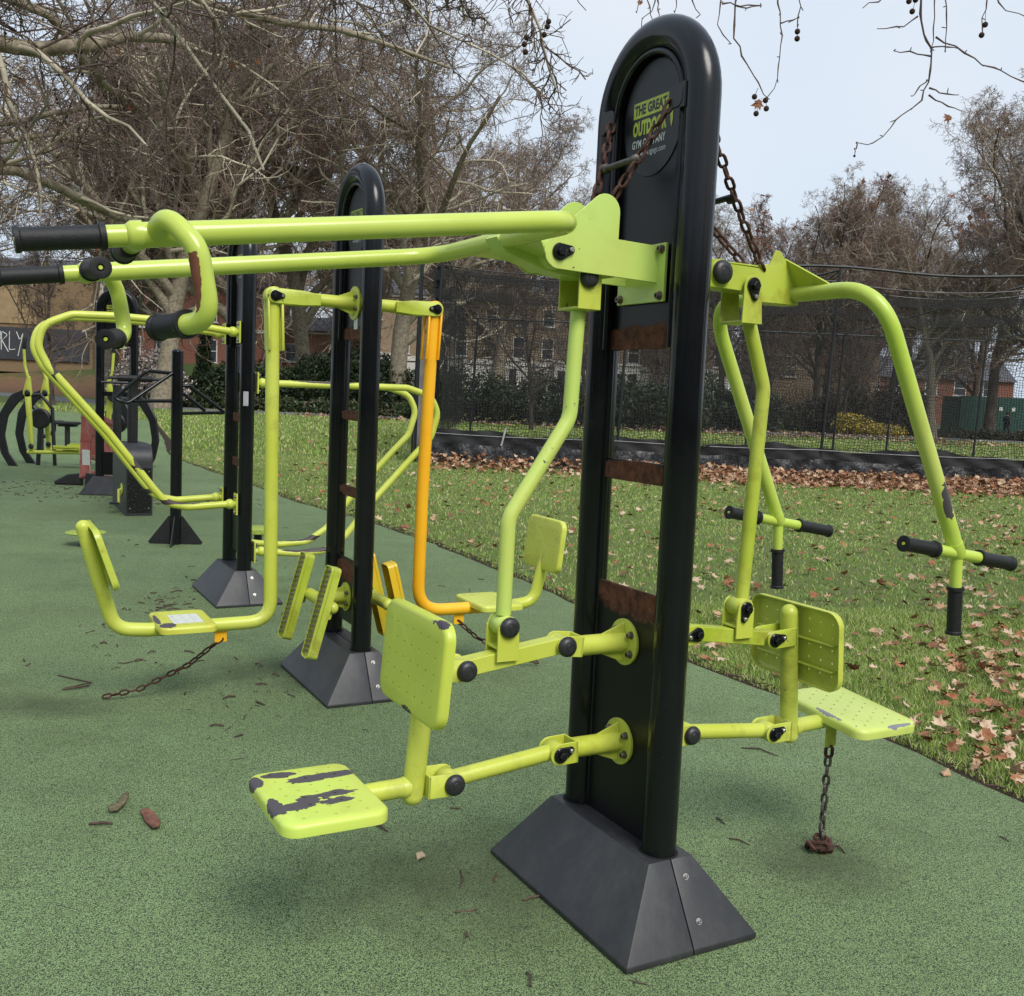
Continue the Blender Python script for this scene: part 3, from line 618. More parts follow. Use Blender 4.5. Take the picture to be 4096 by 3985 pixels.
# ---------------------------------------------------------------- equipment further back (world coordinates unless rooted)
def far_post():
    root = empty('gym_station', (-5.22, 13.45, 0), R_(6), "farthest arched gym post, facing the camera square on beside a red barrier", "gym station", "arched black posts of the outdoor gym")
    base_cover(root, .80, .5)
    pm = rustpanel("far_panel", [((0, 0, -3), (.1, .1, .1), .1)])
    pillar(root, 1.93, .25, .55, [(1.28, 1.34)], pm, badge=False)
    m = MB(); yy = -.012; e = [(.147*math.cos(t), .168*math.sin(t)) for t in np.linspace(0, 2*math.pi, 41)[:-1]]
    m.prism(e, (0, -.0075, 2.39), X, Z, -.0035 if False else .0015, .0004) if False else None
    def at(u, z, d=0): return np.array([u, -.0075-d, z])
    m.cur = 0; m.prism([(0, 0), (.20, 0), (.20, .05), (0, .05)], at(-.13, 2.405), X, Z, .0008, .0001); m.cur = 1; m.text("THE GREAT", at(-.125, 2.413, .0015), X, Z, .19, .034, .03)
    m.cur = 0; m.text("OUTDOOR", at(-.13, 2.35, .0015), X, Z, .195, .045, .035); m.cur = 2; m.text("GYM COMPANY", at(-.13, 2.315, .0015), X, Z, .19, .024, .015)
    m.cur = 0; m.prism([(0, .10), (.04, .10), (.038, .04), (.02, 0), (.008, .04)], at(.085, 2.335, .001), X, Z, .0006, .0001); m.build('lettering', [limeprint, black_flat, white_m], root, flip=False)
    m = MB(); m.cur = 0; m.prism([(-.11, 0), (.075, .01), (.09, -.055), (-.10, -.06)], (.02, -.0085, 1.955), X, Z, .002, .0004); m.cur = 1; m.prism([(-.02, -.012), (.055, -.008), (.06, -.045), (-.015, -.048)], (.02, -.0105, 1.955), X, Z, .0015, .0003)
    m.build('sticker', [plain("torn_sticker", (.55, .58, .22), .6, 0, .3, 30), plain("sticker_print", (.05, .16, .2), .5)], root)
    return root
far_post()

def bar_post():
    root = empty('dip_bar_post', (-3.157, 9.58, 0), 0, "slim black post with angular dip bars and a finned foot", "exercise post")
    m = MB(); m.tube([(0, 0, 0), (0, 0, 1.80)], .052, 24); m.ball((0, 0, 1.80), .052, 24, 8, (1, 1, .5)); m.build('post', black, root, ang=50)
    for a in (8, 98, 188, 278):
        d = np.array([math.cos(R_(a)), math.sin(R_(a)), 0]); m = MB(); m.prism([(.04, 0), (.235, 0), (.235, .012), (.045, .26), (.04, .26)], np.cross(d, (0, 0, 1))*-.005, d, Z, .010, .001); m.bar(d*.05+np.array([0, 0, .262]), d*.238+np.array([0, 0, .010]), .03, .008, np.cross(d, (0, 0, 1))); m.build('foot_fin', black_flat, root)
    r = .0165; m = MB()
    L = fillet([(-.03, -.035, 1.60), (-.21, -.20, 1.612), (-.47, -.32, 1.345), (-.34, -.30, 1.315), (-.03, -.05, 1.60)], .05, 5); m.tube(L, r, 12); m.tube([(-.30, -.29, 1.335), (-.04, -.03, 1.345)], r, 12); m.build('dip_bar', black, root, ang=60)
    m = MB(); R2 = fillet([(.04, .02, 1.49), (.10, .04, 1.492), (.38, .26, 1.245), (.28, .3, 1.245), (.03, .04, 1.232)], .05, 5); m.tube(R2, r, 12); m.tube([(.04, .04, 1.42), (.20, .2, 1.262)], r, 12); m.build('dip_bar', black, root, ang=60)
bar_post()

def hand_bike():
    root = empty('exercise_bike', (-4.17, 11.41, 0), R_(28), "black box-bodied exercise bike with a T handlebar, in front of the far post", "exercise bike")
    # local: front face at y=0 looking to the camera, body runs back along +y
    w = .285; L = 1.2; H = .80; out = [(0, .0), (L, .0), (L, .58)]+[(L-.22+.22*math.cos(t), .58+.2*math.sin(t)) for t in np.linspace(.2, math.pi/2, 5)]+[(.20-.20*math.sin(t), H-.20+.20*math.cos(t)) for t in np.linspace(0, math.pi/2, 8)]
    m = MB(); m.prism(out, (-w/2, 0, 0), Y, Z, w, .006); body = m.build('body', plastic, root, ang=30)
    k = NT("tread_plate"); c = k.n('ShaderNodeTexVoronoi'); c.inputs['Scale'].default_value = 34; k.l(k.scalev((1, 1, .6)), c.inputs['Vector']); k.set((.012, .012, .013), .3, .2); k.bump(k.ramp(c.outputs['Distance'], [(.2, 1), (.32, 0)]), .6, .004)
    m = MB(); m.box((0, -.004, .29), (w-.03, .006, .50)); pl = m.build('front_plate', k.m, body)
    for x in (-.10, .10):
        for z in (.085, .50): m = MB(); m.lathe((x, -.006, z), (0, -1, 0), [(0, .011), (.006, .008)], 10); m.build('bolt', steel, pl)
    m = MB(); m.lathe((-w/2-.005, .30, .27), (-1, 0, 0), [(0, .07), (.012, .07)], 20); m.tube([(-w/2-.01, .30, .27), (-w/2-.04, .30, .27), (-w/2-.04, .28, .12)], .016, 10); m.build('crank', lime, body)
    m = MB(); m.box((-w/2-.09, .28, .115), (.10, .09, .022)); m.build('pedal', black_flat, body)
    m = MB(); m.tube([(-.02, .45, .76), (-.02, .42, 1.50)], .055, 18); m.build('stem', black_flat, root, ang=50)
    m = MB(); m.tube([(-.30, .33, 1.53), (.30, .33, 1.53)], .018, 12); m.tube([(-.02, .42, 1.48), (-.02, .34, 1.53)], .03, 10); m.build('handlebar', black_flat, root, ang=50)
    m = MB(); m.lathe((-.2, .33, 1.53), X, [(0, .034), (.005, .036), (.37, .036), (.375, .034)], 16); m.build('grip', rubber, root, ang=50)
    m = MB(); m.tube([(-.12, 1.0, .70), (-.12, 1.0, 1.44)], .05, 16); m.tube([(-.30, .95, 1.47), (.1, .95, 1.47)], .016, 10); m.build('seat_mast', black_flat, root, ang=50)
hand_bike()

def barrier(loc, rz, tilt, label):
    root = empty('pedestrian_barrier', loc, rz, label, "barrier"); root.rotation_euler = (0, tilt, rz)
    k = NT("faded_red_plastic"); f = k.noise(5, 6, .7); g = k.ramp(k.noise(9, 6, .8, k.scalev((1, 1, .25))), [(.45, 0), (.7, 1)]); k.set(k.mix(k.math('MULTIPLY', g, .65), (.30, .065, .05), (.50, .34, .31)), .55); red = k.m
    m = MB(); m.box((.03, 0, .58), (.09, .13, .98), ch=.02)
    for z in (.12, .33, .62, .95): m.box((.035, 0, z), (.10, .145, .03), ch=.008)
    m.box((1.95, 0, .58), (.09, .10, .98), ch=.02); m.box((1.0, 0, 1.03), (1.95, .06, .10), ch=.02); m.box((1.0, 0, .42), (1.95, .05, .07), ch=.015); m.box((1.0, 0, .86), (1.9, .03, .24), ch=.01)
    for i in range(12): m.box((.16+.152*i, 0, .62), (.05, .03, .42), ch=.008)
    m.box((1.0, 0, .19), (1.95, .05, .07), ch=.015); m.build('panel', red, root)
    m = MB(); m.box((-.02, -.02, .33), (.012, .10, .34), nrm(np.array([1, 0, .25])), Y); m.build('reflective_strip', white_m, root)
    for x in (.05, 1.9):
        m = MB()
        for sg in (-1, 1): m.prism([(0, 0), (.36, 0), (.37, .05), (.20, .15), (.05, .17), (0, .17)], (x-.055, sg*.03, 0), (0, sg, 0), Z, .11, .02)
        m.build('foot', rubber, root)
barrier((-6.0, 14.3, 0), R_(101), R_(7), "faded red plastic barrier leaning with black rubber feet, its white strip showing")

def cross_trainer(loc, rz, label, sc=1.0):
    root = empty('cross_trainer', loc, rz, label, "cross trainer", "lime and black cross trainers at the far end of the gym"); root.scale = (sc,)*3
    # x to the right (footboards), z up; two frames side by side in y
    for y in (0, .62):
        outer = [(.02, 0), (-.14, .22), (-.20, .5), (-.14, .82), (.04, 1.06), (.20, 1.17)]; inner = [(-.14, 0), (-.26, .2), (-.33, .5), (-.28, .86), (-.1, 1.16), (.12, 1.26), (.22, 1.26)]
        P = np.array(fillet([np.array([a, 0, b]) for a, b in inner], .2, 4))[:, [0, 2]]; Q = np.array(fillet([np.array([a, 0, b]) for a, b in outer], .2, 4))[:, [0, 2]]
        pts = [tuple(p) for p in P]+[tuple(p) for p in Q[::-1]]
        m = MB(); m.prism(pts, (0, y+.02, 0), X, Z, .04, .008); m.build('arch_frame', black_flat, root)
        xp, zp = .20, 1.21; m = MB(); yy = y-.05
        m.prism(capsule((xp, zp), (xp+.02, zp+.24), .075, .03), (0, yy+.015, 0), X, Z, .03, .004); m.prism(capsule((xp, zp), (xp+.06, .34), .05, .035), (0, yy+.015, 0), X, Z, .03, .004)
        m.tube(fillet([(xp+.02, yy, zp+.2), (xp-.04, yy, zp+.42), (xp-.05, yy-.02, zp+.72)], .1, 4), .022, 10); lv = m.build('lever', dip_paint if y else lime, root, ang=45)
        m = MB(); m.lathe((xp-.05, yy-.02, zp+.70), (.1, 0, 1), [(0, .028), (.01, .03), (.17, .03), (.18, .026)], 12); m.build('grip', rubber, lv)
        for p in ((xp, zp), (xp+.06, .34)): dome(lv, (p[0], yy-.015, p[1]), (0, -1, 0), .045)
        m = MB(); m.tube([(xp-.02, yy+.03, .24), (xp+.9, yy+.03, .27)], .03, 12); m.box((xp+.05, yy+.03, .29), (.07, .06, .08)); fb = m.build('foot_bar', lime, root, ang=45)
        m = MB(); m.box((xp+.64, yy+.03, .325), (.42, .15, .03)); m.box((xp+.64, yy-.04, .35), (.42, .01, .05)); m.build('foot_pad', dip_paint, fb)
    m = MB(); m.lathe((.22, .30, .78), (0, 1, 0), [(0, .15), (.02, .17), (.08, .17), (.10, .15)], 24); m.tube([(.22, .35, .78), (.18, .35, 0)], .035, 12); m.build('flywheel', black_flat, root, ang=40)
    m = MB(); m.tube([(.0, .3, 1.15), (.25, .3, 1.18), (.42, .35, .95), (.44, .4, 0)], .03, 12); m.build('rear_mast', black_flat, root, ang=60)
cross_trainer((-8.13, 16.75, 0), R_(0), "lime-levered cross trainer with black arched frames at the left edge of the gym")
cross_trainer((-6.25, 17.2, 0), R_(165), "cross trainer half hidden behind the far arched post, one black arch showing")

def bench():
    root = empty('twin_seat_bench', (-9.0, 20, 0), 0, "low black twin-seat exercise bench behind the cross trainer", "exercise bench")
    m = MB(); m.tube(fillet([(-.24, 0, .27), (-.05, 0, .36), (.02, 0, .42), (.02, 0, .58)], .06, 5), .035, 14); m.tube([(-.24, 0, 0), (-.24, 0, .75)], .05, 14); m.tube([(-.24, 0, .74), (-.42, 0, .9)], .05, 14); m.build('frame', black_flat, root, ang=50)
    m = MB(); m.box((0, 0, .60), (.30, .3, .045), ch=.015); m.build('seat', rubber, root)
    m = MB(); m.tube([(.32, -.1, 0), (.32, -.1, .55)], .05, 14); m.build('pedestal', black_flat, root, ang=50)
    m = MB(); m.box((.33, -.1, .585), (.38, .3, .06), ch=.02); m.box((.33, -.1, .535), (.30, .22, .03)); m.build('seat', rubber, root)
bench()
disc_m = plain("grippy_lime_disc", (.30, .38, .06), .7, 0, .5, 90, .4, .4)
def disc(loc, r, h, th, label):
    root = empty('stepping_disc', loc, 0, label, "step disc"); m = MB(); m.lathe((0, 0, h-th), Z, [(0, r-.01), (.006, r), (th-.005, r), (th, r-.008)], 36); m.build('plate', disc_m, root, ang=40)
    m = MB(); m.tube([(0, 0, 0), (0, 0, h-th)], .038, 14); m.lathe((0, 0, 0), Z, [(0, .085), (.012, .08)], 20); m.build('stem', black_flat, root, ang=50)
disc((-3.88, 9.28, 0), .175, .125, .014, "thin round lime stepping disc behind the lime swing seat")
disc((-2.42, 9.75, 0), .17, .17, .05, "thick round lime stepping disc behind the third gym post")

# ---------------------------------------------------------------- ground
EDGE = [(6.2, -6), (4.0, -2), (3.0, 1.2), (2.45, 3.1), (2.138, 4.037), (1.909, 4.585), (1.66, 5.15), (1.112, 6.05), (.70, 7.2), (.126, 8.5), (-.767, 10.3), (-1.6, 11.75), (-2.878, 13.5), (-3.654, 14.9), (-5.195, 17.5), (-6.3, 19.4), (-7.1, 21), (-8.9, 26), (-13.0, 36.5), (-24, 46)]
random.seed(11)
def dense_edge(step=.25):
    out = []
    for a, b in zip(EDGE[:-1], EDGE[1:]):
        L = math.dist(a, b); n = max(1, int(L/step))
        for i in range(n): t = i/n; w = .018; out.append((a[0]+(b[0]-a[0])*t+random.uniform(-w, w), a[1]+(b[1]-a[1])*t+random.uniform(-w, w)))
    return out+[EDGE[-1]]
DE = dense_edge(); dea = np.array(DE)
def simple(name, V, F, mat, kind='structure', smooth=False):
    me = bpy.data.meshes.new(name); me.from_pydata([tuple(map(float, v)) for v in V], [], F); me.materials.append(mat)
    if smooth: me.polygons.foreach_set('use_smooth', [True]*len(me.polygons))
    o = bpy.data.objects.new(name, me); COL.objects.link(o); return tag(o, kind=kind)
k = NT("wet_pour_rubber"); v1 = k.n('ShaderNodeTexVoronoi', feature='F1'); v1.inputs['Scale'].default_value = 300; v1.inputs['Randomness'].default_value = 1; k.l(k.co(), v1.inputs['Vector'])
gap = k.ramp(v1.outputs['Distance'], [(.42, 0), (.66, 1)]); gap2 = k.ramp(k.noise(240, 3, .6), [(.56, 0), (.66, .8)]); cell = k.n('ShaderNodeSeparateColor'); k.l(v1.outputs['Color'], cell.inputs[0])
gc = k.mix(cell.outputs[0], (.19, .28, .115), (.33, .45, .20)); gc = k.mix(k.ramp(cell.outputs[1], [(.86, 0), (.88, 1)]), gc, (.03, .05, .03))
big = k.ramp(k.noise(.55, 5, .62), [(.34, 0), (.68, 1)]); gc = k.mix(k.math('MULTIPLY', big, .4), gc, (.12, .165, .06)); gm = k.ramp(k.noise(1.7, 6, .7), [(.5, 0), (.78, 1)]); gc = k.mix(k.math('MULTIPLY', gm, .45), gc, (.08, .11, .035))
pale = k.ramp(k.noise(.8, 4, .6, k.scalev((1, 1.6, 1))), [(.58, 0), (.75, 1)]); gc = k.mix(k.math('MULTIPLY', pale, .30), gc, (.30, .46, .25))
d_ = k.math('MAXIMUM', k.math('MULTIPLY', gap, .8), gap2); gc = k.mix(d_, gc, (.012, .018, .012))
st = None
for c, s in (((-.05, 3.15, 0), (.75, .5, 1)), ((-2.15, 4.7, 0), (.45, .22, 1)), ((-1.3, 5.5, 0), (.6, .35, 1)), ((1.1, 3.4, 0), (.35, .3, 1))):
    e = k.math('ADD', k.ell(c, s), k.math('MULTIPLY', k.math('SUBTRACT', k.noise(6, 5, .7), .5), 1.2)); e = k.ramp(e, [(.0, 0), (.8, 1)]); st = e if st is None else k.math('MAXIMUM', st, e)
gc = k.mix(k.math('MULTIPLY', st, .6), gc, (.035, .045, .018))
k.set(gc, .85, 0, .35); k.bump(k.math('SUBTRACT', 1, v1.outputs['Distance']), .5, .004); rub = k.m
V = [(x, y, 0) for x, y in DE]+[(-60, 46, 0), (-60, -6, 0)]; n = len(V); V2 = V+[(x, y, -.06) for x, y, _ in V]
F = [list(range(n))[::-1]]+[[i, (i+1) % n, n+(i+1) % n, n+i] for i in range(n)]
simple('rubber_ground', V2, F, rub)
k = NT("turf_soil"); f = k.noise(3, 6, .7); g = k.noise(.25, 4, .6); k.set(k.mix(k.ramp(f, [(.35, 0), (.7, 1)]), k.mix(g, (.08, .13, .025), (.12, .18, .04)), (.12, .12, .05)), .95, 0, .2); k.bump(k.noise(30, 4), .5, .03)
gx = 400; simple('lawn_ground', [(-gx, -60, -.03), (gx, -60, -.03), (gx, 700, -.03), (-gx, 700, -.03)], [[0, 1, 2, 3]], k.m)
# asphalt park path and the leaf-strewn bank behind it
k = NT("asphalt"); k.set(k.mix(k.noise(2, 6, .7), (.10, .10, .105), (.20, .195, .19)), .85); k.bump(k.noise(150, 2), .3, .004); asph = k.m
PL = [(-70, 84), (-40, 72), (-29, 63), (-22, 56), (-16.4, 52.2), (-9.4, 53), (0, 53.5), (14, 57), (45, 66), (90, 78)]
def ribbon(PL, w0, z):
    P = np.array(PL, float); T = nrm(np.gradient(P, axis=0)); N = np.stack([-T[:, 1], T[:, 0]], 1); V = []
    for p, q in zip(P, N): V += [(*(p-q*w0/2), z), (*(p+q*w0/2), z)]
    return V, [[2*i, 2*i+2, 2*i+3, 2*i+1] for i in range(len(P)-1)]
V, F = ribbon(PL, 4.2, -.02); simple('park_path', V, F, asph)
k = NT("leafy_bank"); f = k.noise(1.2, 7, .75); g = k.noise(9, 5, .8); sp_ = k.n('ShaderNodeSeparateXYZ'); k.l(k.co(), sp_.inputs[0])
hz = k.math('ADD', k.math('MULTIPLY', sp_.outputs[2], .5), k.math('MULTIPLY', k.math('SUBTRACT', f, .5), 2.2)); k.set(k.mix(k.ramp(hz, [(.3, 0), (.8, 1)]), k.mix(g, (.10, .045, .022), (.30, .17, .10)), k.mix(g, (.035, .06, .018), (.09, .12, .035))), .95, 0, .2); k.bump(g, .8, .08)
nx_, ny_ = 40, 14; V = []; rng = np.random.default_rng(3)
for j in range(ny_+1):
    for i in range(nx_+1):
        x = -75+i*72/nx_; t = j/ny_; base = 62+max(0, (-x-14))*.42; y = base+t*22; V.append((x, y, -.06+2.9*(3*t*t-2*t**3)*min(1, max(0, (-x-3)/14))+rng.normal(0, .05)*min(1, t*4)))
F = [[j*(nx_+1)+i, j*(nx_+1)+i+1, (j+1)*(nx_+1)+i+1, (j+1)*(nx_+1)+i] for j in range(ny_) for i in range(nx_)]
simple('bank_terrain', V, F, k.m, smooth=True)

# ---------------------------------------------------------------- grass (one mass) and fallen leaves
def edge_x(y): # x of the rubber edge at depth y
    ys = np.array([p[1] for p in EDGE]); xs = np.array([p[0] for p in EDGE]); return np.interp(y, ys, xs)
def grass_mesh(name, pts, h, w, mats, seed, lean=.6, kind='stuff', tris=3):
    rng = np.random.default_rng(seed); n = len(pts); a = rng.uniform(0, 2*math.pi, n); H = h*rng.uniform(.45, 1.15, n); Wd = w*rng.uniform(.6, 1.3, n); ln = H*lean*rng.uniform(.1, 1.3, n); b = rng.uniform(0, 2*math.pi, n)
    d = np.stack([np.cos(a), np.sin(a), 0*a], 1)*(Wd/2)[:, None]; L = np.stack([np.cos(b), np.sin(b), 0*b], 1); up_ = np.array([0, 0, 1.])
    p0 = pts; p1 = pts+L*(ln*.3)[:, None]+up_*(H*.6)[:, None]; p2 = pts+L*ln[:, None]+up_*H[:, None]
    V = np.stack([p0-d, p0+d, p1+d*.75, p1-d*.75, p2], 1).reshape(-1, 3); base = np.arange(n)*5
    me = bpy.data.meshes.new(name); me.vertices.add(len(V)); me.vertices.foreach_set('co', V.ravel())
    Q = np.stack([base, base+1, base+2, base+3], 1).ravel(); T = np.stack([base+3, base+2, base+4], 1).ravel()
    loops = np.concatenate([Q, T]).astype(np.int32); me.loops.add(len(loops)); me.loops.foreach_set('vertex_index', loops)
    starts = np.concatenate([np.arange(n)*4, 4*n+np.arange(n)*3]).astype(np.int32); tot = np.concatenate([np.full(n, 4), np.full(n, 3)]).astype(np.int32)
    me.polygons.add(2*n); me.polygons.foreach_set('loop_start', starts); me.polygons.foreach_set('loop_total', tot)
    mi = rng.choice(len(mats), n, p=[.55, .33, .12][:len(mats)] if len(mats) == 3 else None); me.polygons.foreach_set('material_index', np.concatenate([mi, mi]).astype(np.int32))
    for m in mats: me.materials.append(m)
    me.update(); me.validate(); o = bpy.data.objects.new(name, me); COL.objects.link(o); return tag(o, kind=kind) if kind else o
def blade(name, a, b):
    k = NT(name); k.set(k.mix(k.ramp(k.noise(.9, 5, .7), [(.3, 0), (.7, 1)]), a, b), .55, 0, .3); return k.m
gm1, gm2, gm3 = blade("grass_green", (.15, .25, .035), (.24, .35, .06)), blade("grass_pale", (.28, .36, .09), (.38, .44, .16)), blade("grass_dead", (.42, .37, .17), (.55, .48, .26))
rng = np.random.default_rng(5)
def lawn_pts(n, y0, y1, seed):
    rng = np.random.default_rng(seed); y = y0+(y1-y0)*rng.random(n*2); xl = edge_x(y)+.07; xr = np.maximum(y*.62+.8, xl+.3); t = rng.random(n*2); area = (xr-xl); keep = rng.random(n*2) < area/area.max(); x = xl+t*(xr-xl)
    P = np.stack([x, y, np.full(n*2, -.03)], 1)[keep]
    cl = np.sin(P[:, 0]*5.1+np.sin(P[:, 1]*3.7)*2)*np.sin(P[:, 1]*4.3+np.sin(P[:, 0]*2.9)*2); return P[(cl > -.75) | (rng.random(len(P)) < .6)]
B1 = lawn_pts(120000, 3.2, 8, 1); B2 = lawn_pts(95000, 8, 22.5, 2)
def fr(n, seed):
    rng = np.random.default_rng(seed); i = rng.integers(0, len(dea)-1, n); t = rng.random(n)[:, None]; p = dea[i]*(1-t)+dea[i+1]*t; d = nrm(dea[i+1]-dea[i]); nn = np.stack([d[:, 1], -d[:, 0]], 1); return p+nn*(np.abs(rng.normal(0, .07, n))+.075)[:, None]
F1 = fr(14000, 9); F1 = np.concatenate([F1, np.full((len(F1), 1), -.03)], 1); F1 = F1[(F1[:, 1] > 2) & (F1[:, 1] < 22)]
grass_mesh('lawn_grass', np.concatenate([B1, F1]), .042, .0040, [gm1, gm2, gm3], 3, 1.0)
grass_mesh('far_lawn_grass', B2, .034, .010, [gm1, gm2, gm3], 4, 1.0)
rng = np.random.default_rng(8); n = 60000; y = rng.uniform(22.5, 60, n); x = rng.uniform(-1, 1, n)*(y*.55)+0*y; P = np.stack([x, y, np.full(n, -.03)], 1)
ok = (x > edge_x(np.minimum(y, 46))+.2)
for a, b in zip(PL[:-1], PL[1:]):
    a = np.array(a); b = np.array(b); d = nrm(b-a); q = P[:, :2]-a; t = q@d; s = np.abs(q@np.array([-d[1], d[0]])); ok &= ~((t > -2) & (t < np.linalg.norm(b-a)+2) & (s < 2.3))
grass_mesh('park_grass', P[ok], .09, .035, [gm1, gm2, gm3], 5)

def leaf_geo(seed, s=1.0):
    """one dry plane leaf: five pointed lobes, curled and creased"""
    r = random.Random(seed); out = []; lob = [(-150, .50), (-118, .40), (-92, .72), (-64, .50), (-42, .95), (-17, .58), (0, 1.0)]
    pts = [(0, -.38)]+[(math.sin(R_(a))*q*r.uniform(.82, 1.1), math.cos(R_(a))*q*r.uniform(.85, 1.1)) for a, q in lob]+[(math.sin(R_(-a))*q*r.uniform(.82, 1.1), math.cos(R_(-a))*q*r.uniform(.85, 1.1)) for a, q in lob[-2::-1]]
    cu, cv, tw = r.uniform(.3, 1.0)*r.choice((1, 1, -.5)), r.uniform(-.3, .8), r.uniform(-.3, .3)
    def lift(x, y): return .12+cu*x*x+cv*y*y*.6+tw*x*y+r.uniform(-.06, .06)
    V = [(0, 0, .08)]+[(x, y, lift(x, y)) for x, y in pts]; n = len(pts); F = [[0, 1+i, 1+(i+1) % n] for i in range(n)]
    V += [(x*.02, -.38-.35*t, .1+.1*t) for t, x in ((0, 1), (0, -1), (1, 1), (1, -1))]; F.append([n+1, n+2, n+4, n+3])
    return np.array(V)*s*.06, F
def leafm(name, a, b): k = NT(name); k.set(k.mix(k.ramp(k.noise(28, 5, .7), [(.35, 0), (.68, 1)]), a, b), .75, 0, .25); return k.m
LM = [leafm("leaf_tan", (.36, .215, .12), (.50, .33, .20)), leafm("leaf_brown", (.15, .065, .03), (.28, .13, .07)), leafm("leaf_pale", (.44, .31, .20), (.58, .44, .31)), leafm("leaf_russet", (.24, .09, .04), (.38, .18, .09))]
leaf_meshes = []
for sd in range(8):
    V, F = leaf_geo(sd)
    for q in range(4):
        me = bpy.data.meshes.new("leaf"); me.from_pydata(V.tolist(), [], F); me.materials.append(LM[q]); leaf_meshes.append(me)
rng = np.random.default_rng(21)
def leaf_field():
    P = []
    n = 7000; y = rng.uniform(3.6, 20, n); x = edge_x(y)+.1+rng.random(n)**.9*(y*.62+.6-edge_x(y)); keep = rng.random(n) < np.clip(.25+.12*np.maximum(0, y-12)/6+.25*(np.abs(x-y*.5) < .9), 0, 1)*(.35+.65*(np.sin(x*2.3+y)*np.sin(y*1.7-x) > -.1)); P.append(np.stack([x, y, np.full(n, .012)], 1)[keep])
    n = 55; P.append(np.stack([rng.normal(2.75, .35, n), rng.normal(5.3, .6, n), rng.uniform(.01, .05, n)], 1)); n = 40; P.append(np.stack([rng.normal(3.1, .5, n), rng.normal(6.3, .4, n), rng.uniform(.01, .05, n)], 1))
    Q = np.concatenate(P); Q = Q[Q[:, 0] > edge_x(Q[:, 1])+.05]
    return Q
LP = leaf_field(); dist = np.linalg.norm(LP[:, :2], axis=1); LP = LP[np.argsort(dist)]; NI = 270
inview = np.abs(LP[:, 0]/LP[:, 1]) < .53; IND = LP[inview][:NI]; rest = np.concatenate([LP[inview][NI:], LP[~inview]])
for i, p in enumerate(IND):
    o = bpy.data.objects.new('fallen_leaf', leaf_meshes[int(rng.integers(0, 32))]); COL.objects.link(o); o.location = tuple(p); s = rng.uniform(.55, 1.1); o.scale = (s, s, s); o.rotation_euler = (rng.normal(0, .4), rng.normal(0, .4), rng.uniform(0, 6.28))
    tag(o, "dry brown plane leaf lying on the lawn beside the rubber surface", "leaf", "fallen leaves on the lawn")
def leaf_mass(name, P, smin, smax, seed, tilt=.3):
    rng = np.random.default_rng(seed); var = [leaf_geo(s) for s in range(10)]; VV = []; FF = []; MI = []; n = 0
    for p in P:
        V, F = var[int(rng.integers(0, 10))]; a = rng.uniform(0, 6.28); tx, ty = rng.normal(0, tilt, 2); s = rng.uniform(smin, smax); M = np.array(Matrix.Rotation(a, 3, 'Z') @ Matrix.Rotation(tx, 3, 'X') @ Matrix.Rotation(ty, 3, 'Y')); VV.append(V@M.T*s+p); FF += [[q+n for q in f] for f in F]; n += len(V); MI += [int(rng.choice(4, p=[.34, .26, .2, .2]))]*len(F)
    me = bpy.data.meshes.new(name); me.from_pydata(np.concatenate(VV).tolist(), [], FF); [me.materials.append(m) for m in LM]; me.polygons.foreach_set('material_index', MI); me.update(); o = bpy.data.objects.new(name, me); COL.objects.link(o); return tag(o, kind='stuff')
leaf_mass('leaf_litter', rest, .7, 1.25, 31)
n = 7500; x = rng.uniform(-1.9, 14, n); dy = np.abs(rng.normal(0, .8, n)); dr = np.array([x, 21.9-dy-.05, np.maximum(0, (.24-.22*dy))*rng.random(n)+.01]).T; kp = np.random.default_rng(1).random(n) < (.35+.65*(x > 2.0)); leaf_mass('drifted_leaves', dr[kp], 1.0, 1.6, 32, .5)
n = 1500; x = rng.uniform(-11, 26, n); y = 50.3+.06*np.maximum(0, x)*1.6+rng.normal(0, 1.1, n); y2 = np.where(rng.random(n) < .5, y+6.3, y); leaf_mass('path_edge_leaves', np.stack([x, y2, np.full(n, .02)], 1), 1.6, 3.0, 33)
n = 420; y = rng.uniform(22.6, 50, n); x = rng.uniform(-.2, .5, n)*y; ok = x > edge_x(np.minimum(y, 46))+.3; leaf_mass('park_leaves', np.stack([x, y, np.full(n, .02)], 1)[ok], 1.2, 2.0, 34)

# bare mulchy strip along the rubber edge, and twigs
mul = plain("mulch", (.035, .022, .015), .95, 0, .6, 30, .2, .6)
Pm = np.array(EDGE[1:-1], float); Tm = nrm(np.gradient(Pm, axis=0)); Nm = np.stack([Tm[:, 1], -Tm[:, 0]], 1); V = []
for p, q in zip(Pm, Nm): V += [(*(p-q*.05), -.024), (*(p+q*.17), -.018)]
simple('edge_soil', V, [[2*i, 2*i+1, 2*i+3, 2*i+2] for i in range(len(Pm)-1)], mul)
rng = np.random.default_rng(44); mb = MB(); pts = fr(900, 45); pts = pts[(pts[:, 1] > 2.5) & (pts[:, 1] < 19)]
for p in pts:
    q = p-np.array([.06, 0])+rng.normal(0, .03, 2); a = rng.uniform(0, 6.28); L = rng.uniform(.02, .11); d = np.array([math.cos(a), math.sin(a), rng.normal(0, .12)])*L; o = np.array([q[0], q[1], rng.uniform(0, .012)]); mb.tube([o-d/2, o+rng.normal(0, .006, 3), o+d/2], rng.uniform(.0015, .0045), 4)
tag(mb.build('mulch_debris', [plain("bark_bits", (.06, .035, .024), .9, 0, .6, 30)], None, flip=False), kind='stuff')
twig_m = plain("dead_twig", (.075, .045, .032), .8, 0, .5, 40); bark_m = plain("bark_flake", (.17, .075, .05), .85, 0, .5, 40, .3, .4)
